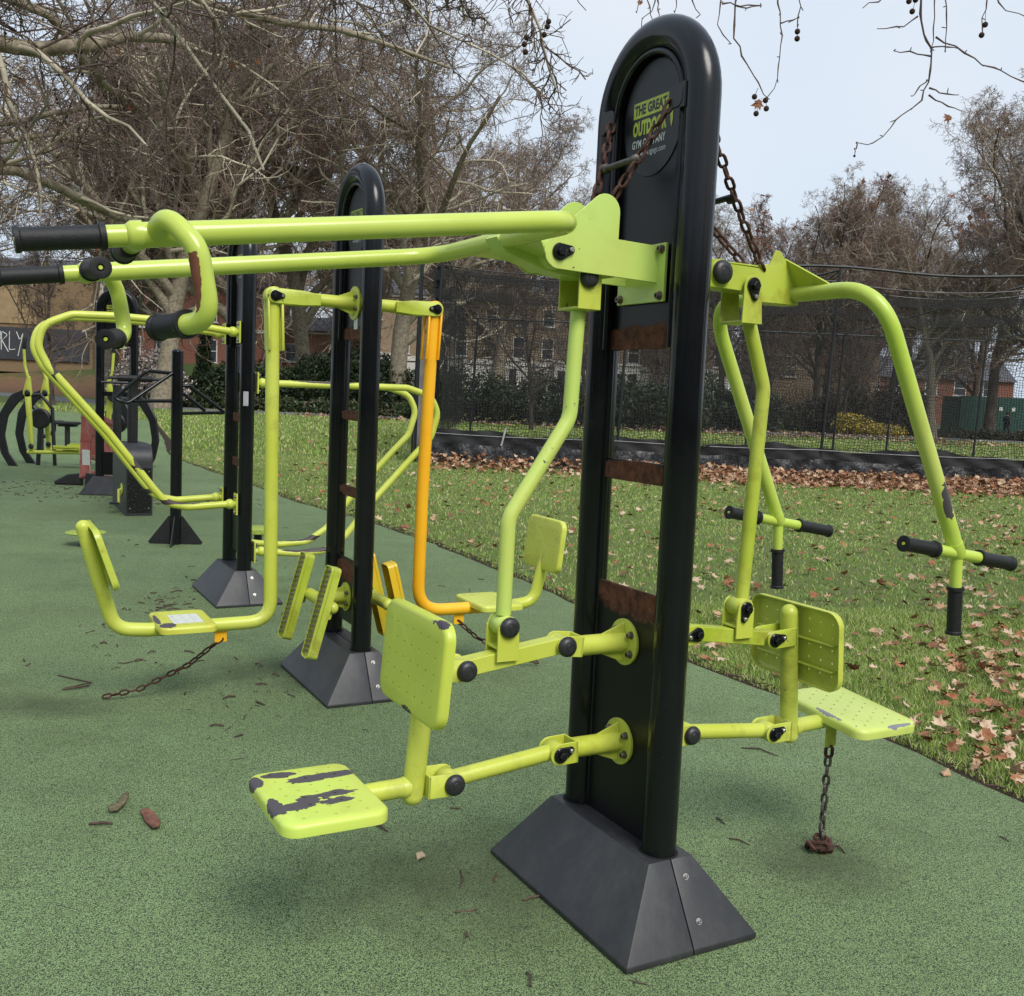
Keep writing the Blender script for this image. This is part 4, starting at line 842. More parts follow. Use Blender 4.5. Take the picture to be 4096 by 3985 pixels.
def gpt(px, py): # reference-photo pixel to ground point
    d = fw+rt*((px-978.5)/1960.52)-up*((py-952)/1960.52); t = -CAMH/d.z; return np.array([d.x*t, d.y*t, 0])
TW = [((110, 1292), (175, 1308), (125, 1316), .004, "thin forked twig lying left of the grey tether chain"), ((118, 1320), (150, 1318), (172, 1312), .006, "rough broken twig below the thin forked one"), ((170, 1578), (195, 1579), (216, 1577), .006, "straight pink-brown stick lying left of the bark flakes"), ((705, 1568), (725, 1582), (741, 1592), .005, "short twig under the worn seat"), ((1369, 1564), (1378, 1572), (1386, 1578), .004, "dark twig right of the nearest post"), ((1393, 1604), (1412, 1608), (1434, 1617), .003, "thin straw-like twig right of the nearest base"), ((1416, 1431), (1450, 1434), (1487, 1447), .004, "longer twig on the rubber under the right-hand link arms"), ((1592, 1619), (1604, 1622), (1616, 1633), .004, "little twig beside the heaped tether chain"), ((880, 1664), (884, 1682), (878, 1700), .003, "curved twig left of the nearest base"), ((1822, 1350), (1840, 1352), (1858, 1356), .003, "twig at the grass edge under the right seat"), ((300, 1166), (320, 1160), (340, 1155), .004, "thin twig left of the third base"), ((225, 1268), (240, 1270), (262, 1262), .003, "twig stub under the chain"), ((860, 1545), (872, 1548), (880, 1547), .003, "crumb of twig near the lower flange"), ((1910, 1600), (1920, 1605), (1928, 1610), .003, "small dark twig near the right edge of the rubber")]
for a, b, c, r, lab in TW:
    m = MB(); m.tube([gpt(*a)+np.array([0, 0, r]), gpt(*b)+np.array([0, 0, r*2.2]), gpt(*c)+np.array([0, 0, r])], [r*.7, r, r*.5], 6); o = m.build('twig', twig_m, None); tag(o, lab, "twig", "twigs on the rubber")
def flake(pts, lab, mat):
    P = np.array([gpt(*p) for p in pts]); c = P.mean(0); n = len(P); z = [random.uniform(.006, .022) for _ in range(n)]; V = [c+np.array([0, 0, .022])]+[p+np.array([0, 0, q]) for p, q in zip(P, z)]; V += [v-np.array([0, 0, .006]) for v in V]
    F = [[0, 1+i, 1+(i+1) % n] for i in range(n)]+[[n+1, n+2+(i+1) % n, n+2+i] for i in range(n)]+[[1+i, n+2+i, n+2+(i+1) % n, 1+(i+1) % n] for i in range(n)]
    m = MB(); m.add(V, F, False); tag(m.build('bark_flake', mat, None), lab, "bark flake", "bark flakes on the rubber")
flake([(268, 1557), (280, 1549), (295, 1560), (307, 1578), (304, 1588), (292, 1590), (278, 1575)], "broad red-brown bark flake, right one of the pair", bark_m)
flake([(205, 1551), (222, 1545), (234, 1525), (247, 1521), (246, 1527), (238, 1545), (225, 1556), (210, 1557)], "narrow mossy bark flake with a dark tip", plain("mossy_bark", (.12, .10, .05), .9, 0, .7, 45))
flake([(795, 1640), (806, 1637), (813, 1641), (806, 1646), (797, 1645)], "small pale leaf fragment on the rubber between seat and base", LM[2])
flake([(1797, 1480), (1812, 1473), (1818, 1483), (1803, 1486)], "small tan leaf scrap at the grass edge right of the hanging chain", LM[0])
mb = MB(); rng = np.random.default_rng(77)
for cx, cy, sx, sy, n in ((-2.0, 5.6, .3, .25, 18), (-4.75, 13.0, .9, .35, 160), (-6.3, 14.0, .5, .3, 90), (-1.9, 8.6, 2.2, 2.2, 45), (-1.25, 5.0, .12, .4, 30), (-2.35, 7.1, .15, .45, 60), (-6, 17, 3, 2.5, 60), (-.1, 2.9, .2, .5, 8)):
    for _ in range(n):
        o = np.array([rng.normal(cx, sx), rng.normal(cy, sy), .004]); a = rng.uniform(0, 6.28); L = rng.uniform(.015, .08); d = np.array([math.cos(a), math.sin(a), 0])*L; mb.tube([o-d/2, o+rng.normal(0, .004, 3)+np.array([0, 0, .004]), o+d/2], rng.uniform(.0015, .005), 4)
tag(mb.build('ground_debris', twig_m, None, flip=False), kind='stuff')

# ---------------------------------------------------------------- sports cage with black netting
def at(px, py, d):
    v = fw+rt*((px-978.5)/1960.52)-up*((py-952)/1960.52); return np.array([v.x, v.y, v.z])*(d/v.y)+np.array([0, 0, CAMH])
def netmat(name, ia, ib, cell=.056, w=.17, col=(.005, .005, .006)):
    k = NT(name); sp = k.n('ShaderNodeSeparateXYZ'); k.l(k.co(), sp.inputs[0]); nz = k.noise(1.1, 3, .6); nz2 = k.noise(7, 2, .5); ls = []
    for i in (ia, ib):
        q = k.math('ADD', sp.outputs[i], k.math('ADD', k.math('MULTIPLY', k.math('SUBTRACT', nz, .5), .35), k.math('MULTIPLY', k.math('SUBTRACT', nz2, .5), .05))); q = k.math('FRACT', k.math('DIVIDE', q, cell)); ls.append(k.math('LESS_THAN', q, w))
    a = k.math('MAXIMUM', *ls); k.set(col, .7); k.put(k.b.inputs['Alpha'], a); return k.m
net_x = netmat("net_front", 0, 2); net_y = netmat("net_side", 1, 2, w=.25); net_r = netmat("net_roof", 0, 1, .05, .16); net_d = netmat("net_bunched", 0, 2, .018, .34); net_side_d = netmat("net_side_bunched", 1, 2, .02, .36)
cage = empty('practice_cage', (-1.9, 22, 0), 0, "long black netted sports cage on the lawn with a tarpaulin skirt", "sports cage")
tube_m = plain("cage_tube", (.012, .012, .014), .4, 0, .3, 20)
def cg(m, name, mat, flip=True): o = m.build(name, mat, None, flip=flip, ang=50); o.parent = cage; return o
CX0, CX1, CD = 0.0, 18.0, 14.5
def grid(nx, nz, fn):
    V = [fn(i/nx, j/nz) for j in range(nz+1) for i in range(nx+1)]; F = [[j*(nx+1)+i, j*(nx+1)+i+1, (j+1)*(nx+1)+i+1, (j+1)*(nx+1)+i] for j in range(nz) for i in range(nx)]; return V, F
PX = [0, 4.0, 8.37, 12.75, 17.1]
for x in PX: m = MB(); m.tube([(x+.08, 0, 0), (x+.10, 0, .6), (x+.22, 0, 4.46)], .032, 10); cg(m, 'pole', tube_m)
for x in (.3, 5.2, 10.1, 13.2, 15.1, 18.2): m = MB(); m.tube([(x, CD, 0), (x+.12, CD, 4.1)], .04, 10); cg(m, 'pole', tube_m)
m = MB(); m.tube([(-.25, .15, 0), (-.22, .15, 4.55)], .035, 10); m.tube([(-.32, .2, 0), (-.25, .2, 4.5)], .02, 8); cg(m, 'pole', tube_m)
m = MB(); m.tube([(x, 0, 4.46-.05*math.sin(x*1.3)) for x in np.linspace(.2, 18, 30)], .028, 8); cg(m, 'top_rail', tube_m)
m = MB(); m.tube([(x, CD, 4.1) for x in np.linspace(.2, 18.2, 10)], .03, 8); cg(m, 'top_rail', tube_m)
for a, b in ((.25, .3), (8.6, 10.2), (13.0, 13.3), (8.6, 5.3), (17.3, 18.3), (13.0, 18.3)): m = MB(); m.tube([(a, 0, 4.44), (b, CD, 4.1)], .022, 8); cg(m, 'roof_rail', tube_m)
def sag(x): 
    i = max(j for j in range(5) if PX[j] <= x+1e-6); a = PX[i]; b = PX[i+1] if i < 4 else 21; t = (x-a)/(b-a); return 4*t*(1-t)
m = MB(); xs = np.linspace(.22, 18, 70)
for off, am in ((4.22, .16), (4.12, .20)): m.tube([(x, .02, off-am*sag(x)) for x in xs], .014, 6)
cg(m, 'rope', tube_m)
rng = np.random.default_rng(6)
V, F = grid(72, 18, lambda u, v: (18*u, .05*math.sin(18*u*1.7+3*v)+.03*math.sin(18*u*5+v*7), .45+v*(3.72-.18*sag(18*u)))); m = MB(); m.add(V, F); cg(m, 'net_front', net_x, False)
V, F = grid(30, 10, lambda u, v: (.02+.06*math.sin(u*40)*v, CD*u, .4+v*3.75)); m = MB(); m.add(V, F); cg(m, 'net_side', net_y, False)
V, F = grid(40, 8, lambda u, v: (18*u, CD, .4+v*3.6+.06*math.sin(18*u))); m = MB(); m.add(V, F); cg(m, 'net_back', net_x, False)
V, F = grid(40, 24, lambda u, v: (18*u, CD*v, 4.18-.2*sag(18*u)-.25*math.sin(v*math.pi))); m = MB(); m.add(V, F); cg(m, 'net_roof', net_r, False)
for z0, h, am in ((3.86, .20, .10), (3.50, .17, .12)):
    V, F = grid(90, 2, lambda u, v: (18*u, -.03+.02*math.sin(u*120), z0+h*v*(1+.25*math.sin(u*33))-am*sag(18*u)+.04*math.sin(u*19))); m = MB(); m.add(V, F); cg(m, 'net_swag', net_d, False)
for k_ in range(3): 
    V, F = grid(14, 12, lambda u, v: (.08+.12*u+.03*math.sin(u*20+v*3+k_*2), .25+.12*math.sin(u*9+k_*2.1), .55+v*3.6)); m = MB(); m.add(V, F); cg(m, 'bunched_net', net_d, False)
V, F = grid(26, 12, lambda u, v: (.06+.05*math.sin(u*30+v*2), 3+10*u, .5+v*3.5)); m = MB(); m.add(V, F); cg(m, 'net_side', net_side_d, False)
k = NT("black_tarp"); f = k.noise(3, 5, .6); k.set(k.mix(f, (.004, .004, .005), (.014, .014, .016)), .30, 0, .5); k.bump(k.noise(5, 5, .65, k.scalev((1, 1, .6)), 1.2), .7, .06); tarp = k.m
def tf(u, v): x = 18.2*u-.1; f = math.sin(x*6.1+math.sin(x*2.3)*2)*.5+math.sin(x*14.7+v*4)*.25; return (x, -.03-.05*(1-v)-.09*f*(1-v)**.7*(.4+v), .0+v*.42+.02*math.sin(x*3.1))
V, F = grid(260, 7, tf); m = MB(); m.add(V, F); cg(m, 'skirt', tarp, False)
def tf2(u, v): x = 18.2*u-.1; return (x, -.015-.02*math.sin(x*9+v*5), .40+v*(.28+.06*math.sin(x*1.9)+.03*math.sin(x*5.3)))
V, F = grid(200, 4, tf2); m = MB(); m.add(V, F); cg(m, 'skirt_top', plain("skirt_net", (.014, .014, .016), .75, 0, .4, 5), False)
m = MB(); m.tube([(x, -.05, .64-.03*sag(x)) for x in np.linspace(.0, 18, 40)], .006, 5); cg(m, 'cord', plain("grey_cord", (.35, .35, .36), .6))
m = MB(); m.tube([(1.62, -.06, .42), (1.70, -.06, .80)], .022, 6); cg(m, 'strap', plain("pale_strap", (.4, .4, .38), .6))
m = MB(); m.box((-.02, .2, 1.25), (.31, .05, 2.5), X, Y, .006); bo = m.build('upright_board', plain("grey_board", (.22, .21, .21), .6, 0, .2, 3), None); bo.location = (-1.98, 22.1, 0); tag(bo, "tall grey board strapped at the corner of the netted cage", "board")

# ---------------------------------------------------------------- bare trees
def tubes_many(P, R, n):
    """P (N,k,3), R (N,k) -> vertices and quads of N tubes"""
    N, k, _ = P.shape; T = nrm(np.gradient(P, axis=1)); ref = np.where(np.abs(nrm(P[:, -1]-P[:, 0])[:, 2:3]) < .8, np.array([[0, 0, 1.]]), np.array([[1., 0, 0]]))[:, None, :]
    A = nrm(np.cross(T, ref)); B = np.cross(T, A); ang = np.arange(n)*2*math.pi/n
    V = P[:, :, None, :]+R[:, :, None, None]*(np.cos(ang)[None, None, :, None]*A[:, :, None, :]+np.sin(ang)[None, None, :, None]*B[:, :, None, :])
    i = np.arange(N)[:, None, None]*k*n; j = np.arange(k-1)[None, :, None]*n; a = np.arange(n)[None, None, :]; b = (a+1) % n
    Q = np.stack([i+j+a, i+j+b, i+j+n+b, i+j+n+a], -1).reshape(-1, 4); return V.reshape(-1, 3), Q
def fast_mesh(name, parts, mats, smooth=True):
    V = []; Q = []; M = []; o = 0
    for (v, q, mi) in parts: V.append(v); Q.append(q+o); M.append(np.full(len(q), mi)); o += len(v)
    V = np.concatenate(V); Q = np.concatenate(Q); k = Q.shape[1]; me = bpy.data.meshes.new(name); me.vertices.add(len(V)); me.vertices.foreach_set('co', V.ravel()); me.loops.add(Q.size); me.loops.foreach_set('vertex_index', Q.ravel().astype(np.int32)); me.polygons.add(len(Q))
    me.polygons.foreach_set('loop_start', (np.arange(len(Q))*k).astype(np.int32)); me.polygons.foreach_set('loop_total', np.full(len(Q), k, np.int32)); me.polygons.foreach_set('material_index', np.concatenate(M).astype(np.int32))
    if smooth: me.polygons.foreach_set('use_smooth', np.ones(len(Q), bool))
    for m in mats: me.materials.append(m)
    me.update(calc_edges=True); return me
def kids(rng, P, R, m, ratio, k, ang=(30, 65), rk=.55, t0=.2, wig=.18, bias=(0, 0, .1), rmin=.004, tip=.35, jit=.3):
    N, kk, _ = P.shape; idx = np.repeat(np.arange(N), m); n = len(idx); t = (np.tile((np.arange(m)+.5)/m, N)+rng.uniform(-.5/m, .5/m, n)); t = t0+(1-t0)*np.clip(t, 0, .999)
    s = t*(kk-1); i0 = np.minimum(s.astype(int), kk-2); f = (s-i0)[:, None]; a = P[idx, i0]; b = P[idx, i0+1]; st = a+(b-a)*f; tan = nrm(b-a); r = R[idx, i0]*(1-f[:, 0])+R[idx, i0+1]*f[:, 0]
    pp = rng.normal(size=(n, 3)); pp = nrm(pp-tan*(pp*tan).sum(1, keepdims=True)); th = np.radians(rng.uniform(*ang, n))[:, None]; d = nrm(tan*np.cos(th)+pp*np.sin(th))
    L = np.linalg.norm(np.diff(P, axis=1), axis=2).sum(1)[idx]*ratio*(1.15-.6*t)*rng.uniform(1-jit, 1+jit, n); pts = [st]; bias = np.array(bias)
    for q in range(k-1): d = nrm(d+rng.normal(0, wig, (n, 3))+bias); pts.append(pts[-1]+d*(L/(k-1))[:, None])
    P2 = np.stack(pts, 1); r0 = np.maximum(r*rk, rmin); R2 = np.maximum(r0[:, None]*np.linspace(1, tip, k)[None, :], rmin*.6); return P2, R2
k = NT("plane_bark"); f = k.noise(2.6, 5, .7); g = k.noise(9, 4, .65, None, .6); k.set(k.mix(k.ramp(g, [(.38, 0), (.56, 1)]), k.mix(f, (.13, .105, .075), (.20, .165, .115)), k.mix(f, (.24, .205, .145), (.36, .31, .225))), .9, 0, .2); k.bump(g, .4, .03); bark = k.m
k = NT("dark_bark"); f = k.noise(5, 6, .7, k.scalev((1, 1, .3))); k.set(k.mix(k.ramp(f, [(.35, 0), (.7, 1)]), (.035, .028, .022), (.13, .105, .085)), .95, 0, .2); k.bump(f, .6, .03); dbark = k.m
twigA = plain("twig_grey_brown", (.20, .14, .11), .9, 0, .45, 1.5, .2); twigB = plain("twig_russet", (.24, .145, .11), .9, 0, .45, 1.5, .2); twigD = plain("twig_dark", (.13, .095, .078), .9, 0, .4, 1.5, .2); limbA = plain("limb_pale", (.44, .385, .29), .9, 0, .45, 3, .2)
def tree_meshes(seed, H, r0, limbs=11, spread=.42, clear=.28, bk=None, tw=None, lm=None, dens=(8, 7, 7, 3), up_=.10, lean=0, rt_=.0085, dead=0):
    rng = np.random.default_rng(seed); k = 9; P = [np.zeros(3)]; d = np.array([lean, 0, 1.])
    for q in range(k-1): d = nrm(d+rng.normal(0, .07, 3)*[1, 1, .2]); P.append(P[-1]+d*H*.80/(k-1))
    P = np.array(P)[None]; R = (r0*np.array([1.35, 1, .92, .85, .74, .62, .48, .34, .18]))[None]; parts = [(*tubes_many(P, R, 14), 0)]
    P1, R1 = kids(rng, P, R, limbs, spread, 8, (28, 68), .62, clear, .17, (0, 0, up_), .05); parts.append((*tubes_many(P1, R1, 8), 0)); trunk = fast_mesh('trunk', parts, [bk or bark])
    P2, R2 = kids(rng, P1, R1, dens[0], .50, 7, (25, 70), .55, .12, .27, (0, 0, up_*.8), .022); P3, R3 = kids(rng, P2, R2, dens[1], .50, 6, (25, 75), .5, .12, .34, (0, 0, .0), .013)
    P4, R4 = kids(rng, P3, R3, dens[2], .60, 5, (25, 75), .6, .1, .36, (0, 0, -.03), rt_); P5, R5 = kids(rng, P4, R4, dens[3], .6, 4, (25, 70), .7, .15, .25, (0, 0, -.02), rt_*.85)
    pp = [(*tubes_many(P2, R2, 6), 1), (*tubes_many(P3, R3, 4), 1), (*tubes_many(P4, R4, 3), 0), (*tubes_many(P5, R5, 3), 0)]
    if dead:
        e = P4[:, -1][rng.random(len(P4)) < dead]; q = rng.normal(size=(len(e), 2, 3))*.11; pp.append((np.stack([e-q[:, 0], e+q[:, 1], e+q[:, 0], e-q[:, 1]], 1).reshape(-1, 3), np.arange(len(e)*4).reshape(-1, 4), 2))
    return trunk, fast_mesh('crown', pp, [tw or twigA, lm or limbA, LM[3]])
TM = [tree_meshes(101, 20, .42, 14, .58, .16, dens=(10, 9, 7, 2), up_=.05, rt_=.012), tree_meshes(102, 20, .34, 14, .56, .18, dens=(10, 9, 7, 2), up_=.05, rt_=.012), tree_meshes(103, 17, .22, 16, .50, .16, dbark, twigB, twigD, (9, 8, 6, 3), .12, dead=.05, rt_=.011), tree_meshes(104, 19, .26, 16, .48, .18, dbark, twigA, limbA, (9, 8, 6, 3), .14, rt_=.011), tree_meshes(105, 12, .13, 13, .46, .12, dbark, twigD, twigD, (8, 6, 5, 2), .14, rt_=.011)]
def tree(kind, px, d, sc, rz, label, name='plane_tree', grp="bare park trees beyond the lawn", z=-.03, sz=None):
    o = empty(name, ((px-978.5)/1960.5*d, d, z), rz, label, "tree", grp); o.scale = (sc, sc, sz or sc); t, c = TM[kind]
    for n_, me in (('trunk', t), ('crown', c)): q = bpy.data.objects.new(n_, me); COL.objects.link(q); q.parent = o
    return o
for a in [
 (0, 752, 57, 1.14, .4, "stout pale plane tree rising left of the cage corner, limbs spreading right"), (1, 585, 62, 1.35, 2.0, "tall bare plane tree behind the dark evergreen bush"), (0, 455, 56, 1.3, 3.6, "bare plane tree behind the third gym post"),
 (1, 300, 52, 1.3, 5.0, "bare plane tree behind the far arched gym post and blossom"), (0, 200, 58, 1.15, 1.0, "bare plane tree in front of the brown building's right end"), (1, -130, 60, 1.2, 2.6, "bare plane tree before the brown building at the left edge"),
 (0, 930, 74, 1.12, 2.2, "pale plane tree beyond the cage's left end, top against open sky"), (1, 840, 82, 1.25, .7, "bare tree further back behind the cage corner"), (1, 690, 88, 1.1, 4.1, "bare tree far behind the second gym post"), (0, 500, 90, 1.15, 5.3, "bare tree far behind the evergreen bush"), (1, 280, 92, 1.2, .1, "bare tree far behind the blossoming shrub"),
 (3, 1090, 80, .85, 1.3, "smaller bare tree behind the push rod of the left seat"), (2, 1240, 92, .9, 0, "twiggy bare tree directly behind the nearest post"), (3, 1370, 86, 1.0, 2, "bare tree just right of the nearest post"), (2, 1460, 88, 1.08, 3, "russet bare tree above the right press lever"), (3, 1545, 80, 1.0, 4, "bare tree above the cage, just right of the press lever"), (2, 1620, 82, 1.1, 5, "reddish bare tree above the right press arm's bend"), (3, 1720, 84, 1.12, 1.1, "bare tree above the cage right of the press arm"),
 (1, 1772, 64, .78, 2.1, "thick-trunked bare tree beside the green enclosure"), (3, 1880, 70, 1.3, .3, "tall bare tree near the right edge, crown above the cage"), (2, 1850, 88, 1.22, 2.4, "russet tree behind the green enclosure"), (3, 1990, 60, 1.12, 3.3, "bare tree cut by the right edge of the picture"), (2, 1560, 100, 1.15, 1.6, "far russet tree behind the tan house"), (3, 1690, 104, 1.15, .5, "far bare tree behind the yellow shrub"), (2, 1310, 105, 1.1, 4.4, "far tree showing between the nearest post's tubes"),
 (4, 1010, 44, .72, 1, "small bare tree with low branches seen through the cage"), (4, 1110, 60, .9, 2, "thin bare tree behind the cage left of the nearest post"), (4, 1440, 58, .85, 4, "slender bare tree inside the frame of the right press arms"), (4, 1600, 62, .8, 5.2, "slender bare tree left of the yellow shrub"), (4, 95, 48, .75, .9, "dark slim tree in front of the brown building"), (4, 1250, 62, .9, .2, "slim bare tree behind the gap in the nearest post")]:
    tree(*a, name='bare_tree' if a[0] > 1 else 'plane_tree')

# overhanging plane tree at the left: trunk outside the frame, boughs reaching in
def bough_tree(name, trunk, boughs, loc_label, seed, dens, droop, rr, balls, ballbox, grpname='overhanging'):
    root = empty(name, trunk[0], 0, loc_label, "tree", "overhanging plane trees"); rng = np.random.default_rng(seed); o = np.array(trunk[0], float); parts = []
    T = np.array(trunk, float)-o; m = MB(); m.tube(fillet(T, .8, 4), np.linspace(.42, .26, len(fillet(T, .8, 4))), 14)
    PP = []; RR = []
    for pts, r0, r1 in boughs:
        Q = np.array(pts, float)-o; L = np.concatenate([[0], np.cumsum(np.linalg.norm(np.diff(Q, axis=0), axis=1))]); s = np.linspace(0, L[-1], 16); W_ = np.stack([np.interp(s, L, Q[:, i]) for i in range(3)], 1); W_[1:-1] = .25*W_[:-2]+.5*W_[1:-1]+.25*W_[2:]; W_[1:-1] += rng.normal(0, .025, (14, 3)); PP.append(W_); RR.append(np.linspace(r0, r1, 16)*rng.uniform(.9, 1.12, 16))
    P1 = np.array(PP); R1 = np.array(RR); v, q = tubes_many(P1, R1, 12); m.add(v, q.tolist()); m.build('trunk', bark, root, flip=False, ang=80)
    P2, R2 = kids(rng, P1, R1, dens[0], .28, 7, (30, 75), .45, .1, .25, (0, 0, droop*.4), .014, jit=.5); P3, R3 = kids(rng, P2, R2, dens[1], .55, 6, (25, 70), .5, .1, .32, (0, 0, droop), .008, jit=.5); P4, R4 = kids(rng, P3, R3, dens[2], .55, 5, (25, 70), .55, .1, .36, (0, 0, droop), rr, jit=.5)
    P5, R5 = kids(rng, P4, R4, dens[3], .6, 4, (25, 70), .7, .1, .25, (0, 0, droop), rr*.8)
    me = fast_mesh('crown', [(*tubes_many(P2, R2, 6), 1), (*tubes_many(P3, R3, 5), 0), (*tubes_many(P4, R4, 4), 0), (*tubes_many(P5, R5, 3), 0)], [twigD, limbA]); c = bpy.data.objects.new('crown', me); COL.objects.link(c); c.parent = root
    tips = P4[:, -1]+o; sel = [p for p in tips[rng.permutation(len(tips))] if -.56 < p[0]/p[1] < ballbox and 1.9 < p[2] < 7][:balls]; m = MB(); m2 = MB()
    for i, p in enumerate(sel):
        if i % 4 == 3:
            V, F = leaf_geo(i % 10, rng.uniform(.8, 1.3)); M = np.array(Matrix.Rotation(rng.uniform(0, 6), 3, 'Z') @ Matrix.Rotation(rng.uniform(1, 2), 3, 'X')); m2.add(V@M.T+(p-o)+np.array([0, 0, -.05]), F, False); continue
        L = rng.uniform(.06, .16); m.tube([p-o, p-o+np.array([.004, 0, -L*.5]), p-o+np.array([0, 0, -L])], .0014, 4); m.ball(p-o+np.array([0, 0, -L-.015]), .0165, 10, 7)
        if rng.random() < .4: m.ball(p-o+np.array([.006, 0, -L-.058]), .016, 10, 7)
    if m.n: b = m.build('seed_balls', seed_m, root, flip=False); b['kind'] = 'stuff'
    if m2.n: b = m2.build('clinging_leaves', LM[1], root, flip=False); b['kind'] = 'stuff'
    return root
seed_m = plain("seed_ball", (.055, .035, .025), .95, 0, .4, 200, .2, .8)
A = at
t0 = np.array([-11, 10.5, 0]); tp = [tuple(t0), (-10.9, 10.5, 2.5), (-10.6, 10.6, 5)]
bL = [([(-10.8, 10.5, 3.6), A(-420, 30, 11), A(-150, 60, 11), A(0, 84, 11), A(68, 107, 11.2), A(164, 99, 11.5), A(212, 55, 11.8), A(297, 60, 12.2), A(383, 97, 12.8)], .17, .045),
      ([(-10.7, 10.5, 4.5), A(-300, -120, 10.6), A(-60, -30, 10.8), A(34, 3, 11), A(96, 17, 11), A(123, 41, 11.2), A(137, 80, 11.5)], .12, .04),
      ([(-10.9, 10.5, 2.8), A(-350, 330, 11.5), A(-120, 316, 11.5), A(0, 318, 11.6), A(51, 322, 11.8), A(113, 345, 12.2), A(164, 393, 12.6), A(219, 411, 13), A(267, 426, 13.5)], .115, .045),
      ([(-10.9, 10.5, 3.2), A(-300, 290, 12.2), A(0, 243, 12.5), A(68, 231, 12.8), A(150, 203, 13), A(250, 205, 13.4)], .09, .025),
      ([(-10.9, 10.5, 3.0), A(-300, 320, 13), A(0, 272, 13.2), A(51, 259, 13.5), A(120, 253, 14), A(165, 262, 14.4)], .07, .025),
      ([A(150, 100, 11.5), A(164, 114, 11.6), A(191, 143, 12), A(205, 170, 12.2), A(225, 179, 12.4), A(262, 203, 13)], .06, .02),
      ([(-10.6, 10.6, 5), A(-200, -300, 9), A(150, -150, 8.5), A(380, -60, 8.6), A(600, -40, 8.8), A(780, -60, 9.2)], .14, .03),
      ([(-10.6, 10.6, 4.8), A(-200, -160, 11.5), A(200, -60, 11.5), A(450, 20, 12), A(640, 60, 12.4), A(860, 130, 13)], .12, .02),
      ([A(250, -120, 8.5), A(480, -130, 7.6), A(760, -110, 7.2), A(1000, -50, 7.2), A(1080, -30, 7.4)], .07, .016)]
bough_tree('plane_tree', tp, bL, "overhanging plane tree with mottled boughs reaching in from the left edge", 71, (12, 8, 6, 2), -.07, .0048, 90, .075)
# hanging sprays at the top right, from a bough above the frame
q5 = lambda px, py, d=5.6: tuple(at(px, py, d))
z3 = lambda x, y, d=5.6: q5((2900+x/.908)/2.093, y/.908/2.093, d)
zb2 = lambda x, y, d=6.0: q5((2250+x/1.904)/2.093, y/1.904/2.093, d)
SPR_ = [[z3(45, -260), z3(38, 0), z3(35, 130), z3(90, 260), z3(150, 355), z3(162, 362)], [z3(170, -240), z3(190, 0), z3(205, 120), z3(190, 290), z3(150, 358)], [z3(200, 85), z3(240, 80), z3(268, 60)], [z3(255, -200), z3(265, 0), z3(270, 70), z3(262, 100)], [z3(38, 20), z3(80, 22), z3(132, 20)],
 [z3(690, -300), z3(705, 0), z3(715, 110), z3(745, 190), z3(740, 320), z3(700, 370), z3(620, 440), z3(560, 510), z3(520, 528), z3(478, 518)], [z3(478, 518), z3(474, 545), z3(471, 560)], [z3(770, -280), z3(760, 0), z3(762, 130), z3(745, 190)], [z3(766, 135), z3(850, 180), z3(950, 240), z3(1086, 295), z3(1190, 330)], [z3(740, 345), z3(800, 385), z3(862, 405)], [z3(742, 320), z3(790, 340), z3(850, 345)], [z3(750, 205), z3(690, 195), z3(612, 185)], [z3(735, 290), z3(700, 320), z3(680, 350)], [z3(700, 60), z3(640, 95), z3(552, 105)], [z3(600, -60), z3(560, 5), z3(500, 30)], [z3(810, -200), z3(800, 0), z3(805, 100), z3(800, 190)], [z3(745, 175), z3(790, 172), z3(850, 178)],
 [z3(950, -150), z3(948, 0), z3(943, 80), z3(935, 118)], [z3(960, -120), z3(1000, 10), z3(1040, 40), z3(1100, 65)], [zb2(730, -250), zb2(720, 0), zb2(690, 70), zb2(620, 130), zb2(612, 200), zb2(600, 225)], [zb2(725, 0), zb2(728, 150)], [zb2(640, -120), zb2(650, 60), zb2(690, 160)], [zb2(590, -200), zb2(590, 10), zb2(565, 100)], [zb2(880, -220), zb2(868, 0), zb2(855, 98)], [zb2(1000, -200), zb2(1000, 60), zb2(1050, 112)], [zb2(1220, -240), zb2(1210, 0), zb2(1175, 180), zb2(1215, 255), zb2(1285, 335)], [zb2(1215, 30), zb2(1430, 62), zb2(1515, 45)], [zb2(60, -250), zb2(100, -20), zb2(125, 30), zb2(175, 75)],
 [q5(1000, -150, 7), q5(1022, 0, 7), q5(1048, 30, 7), q5(1045, 60, 7)]]
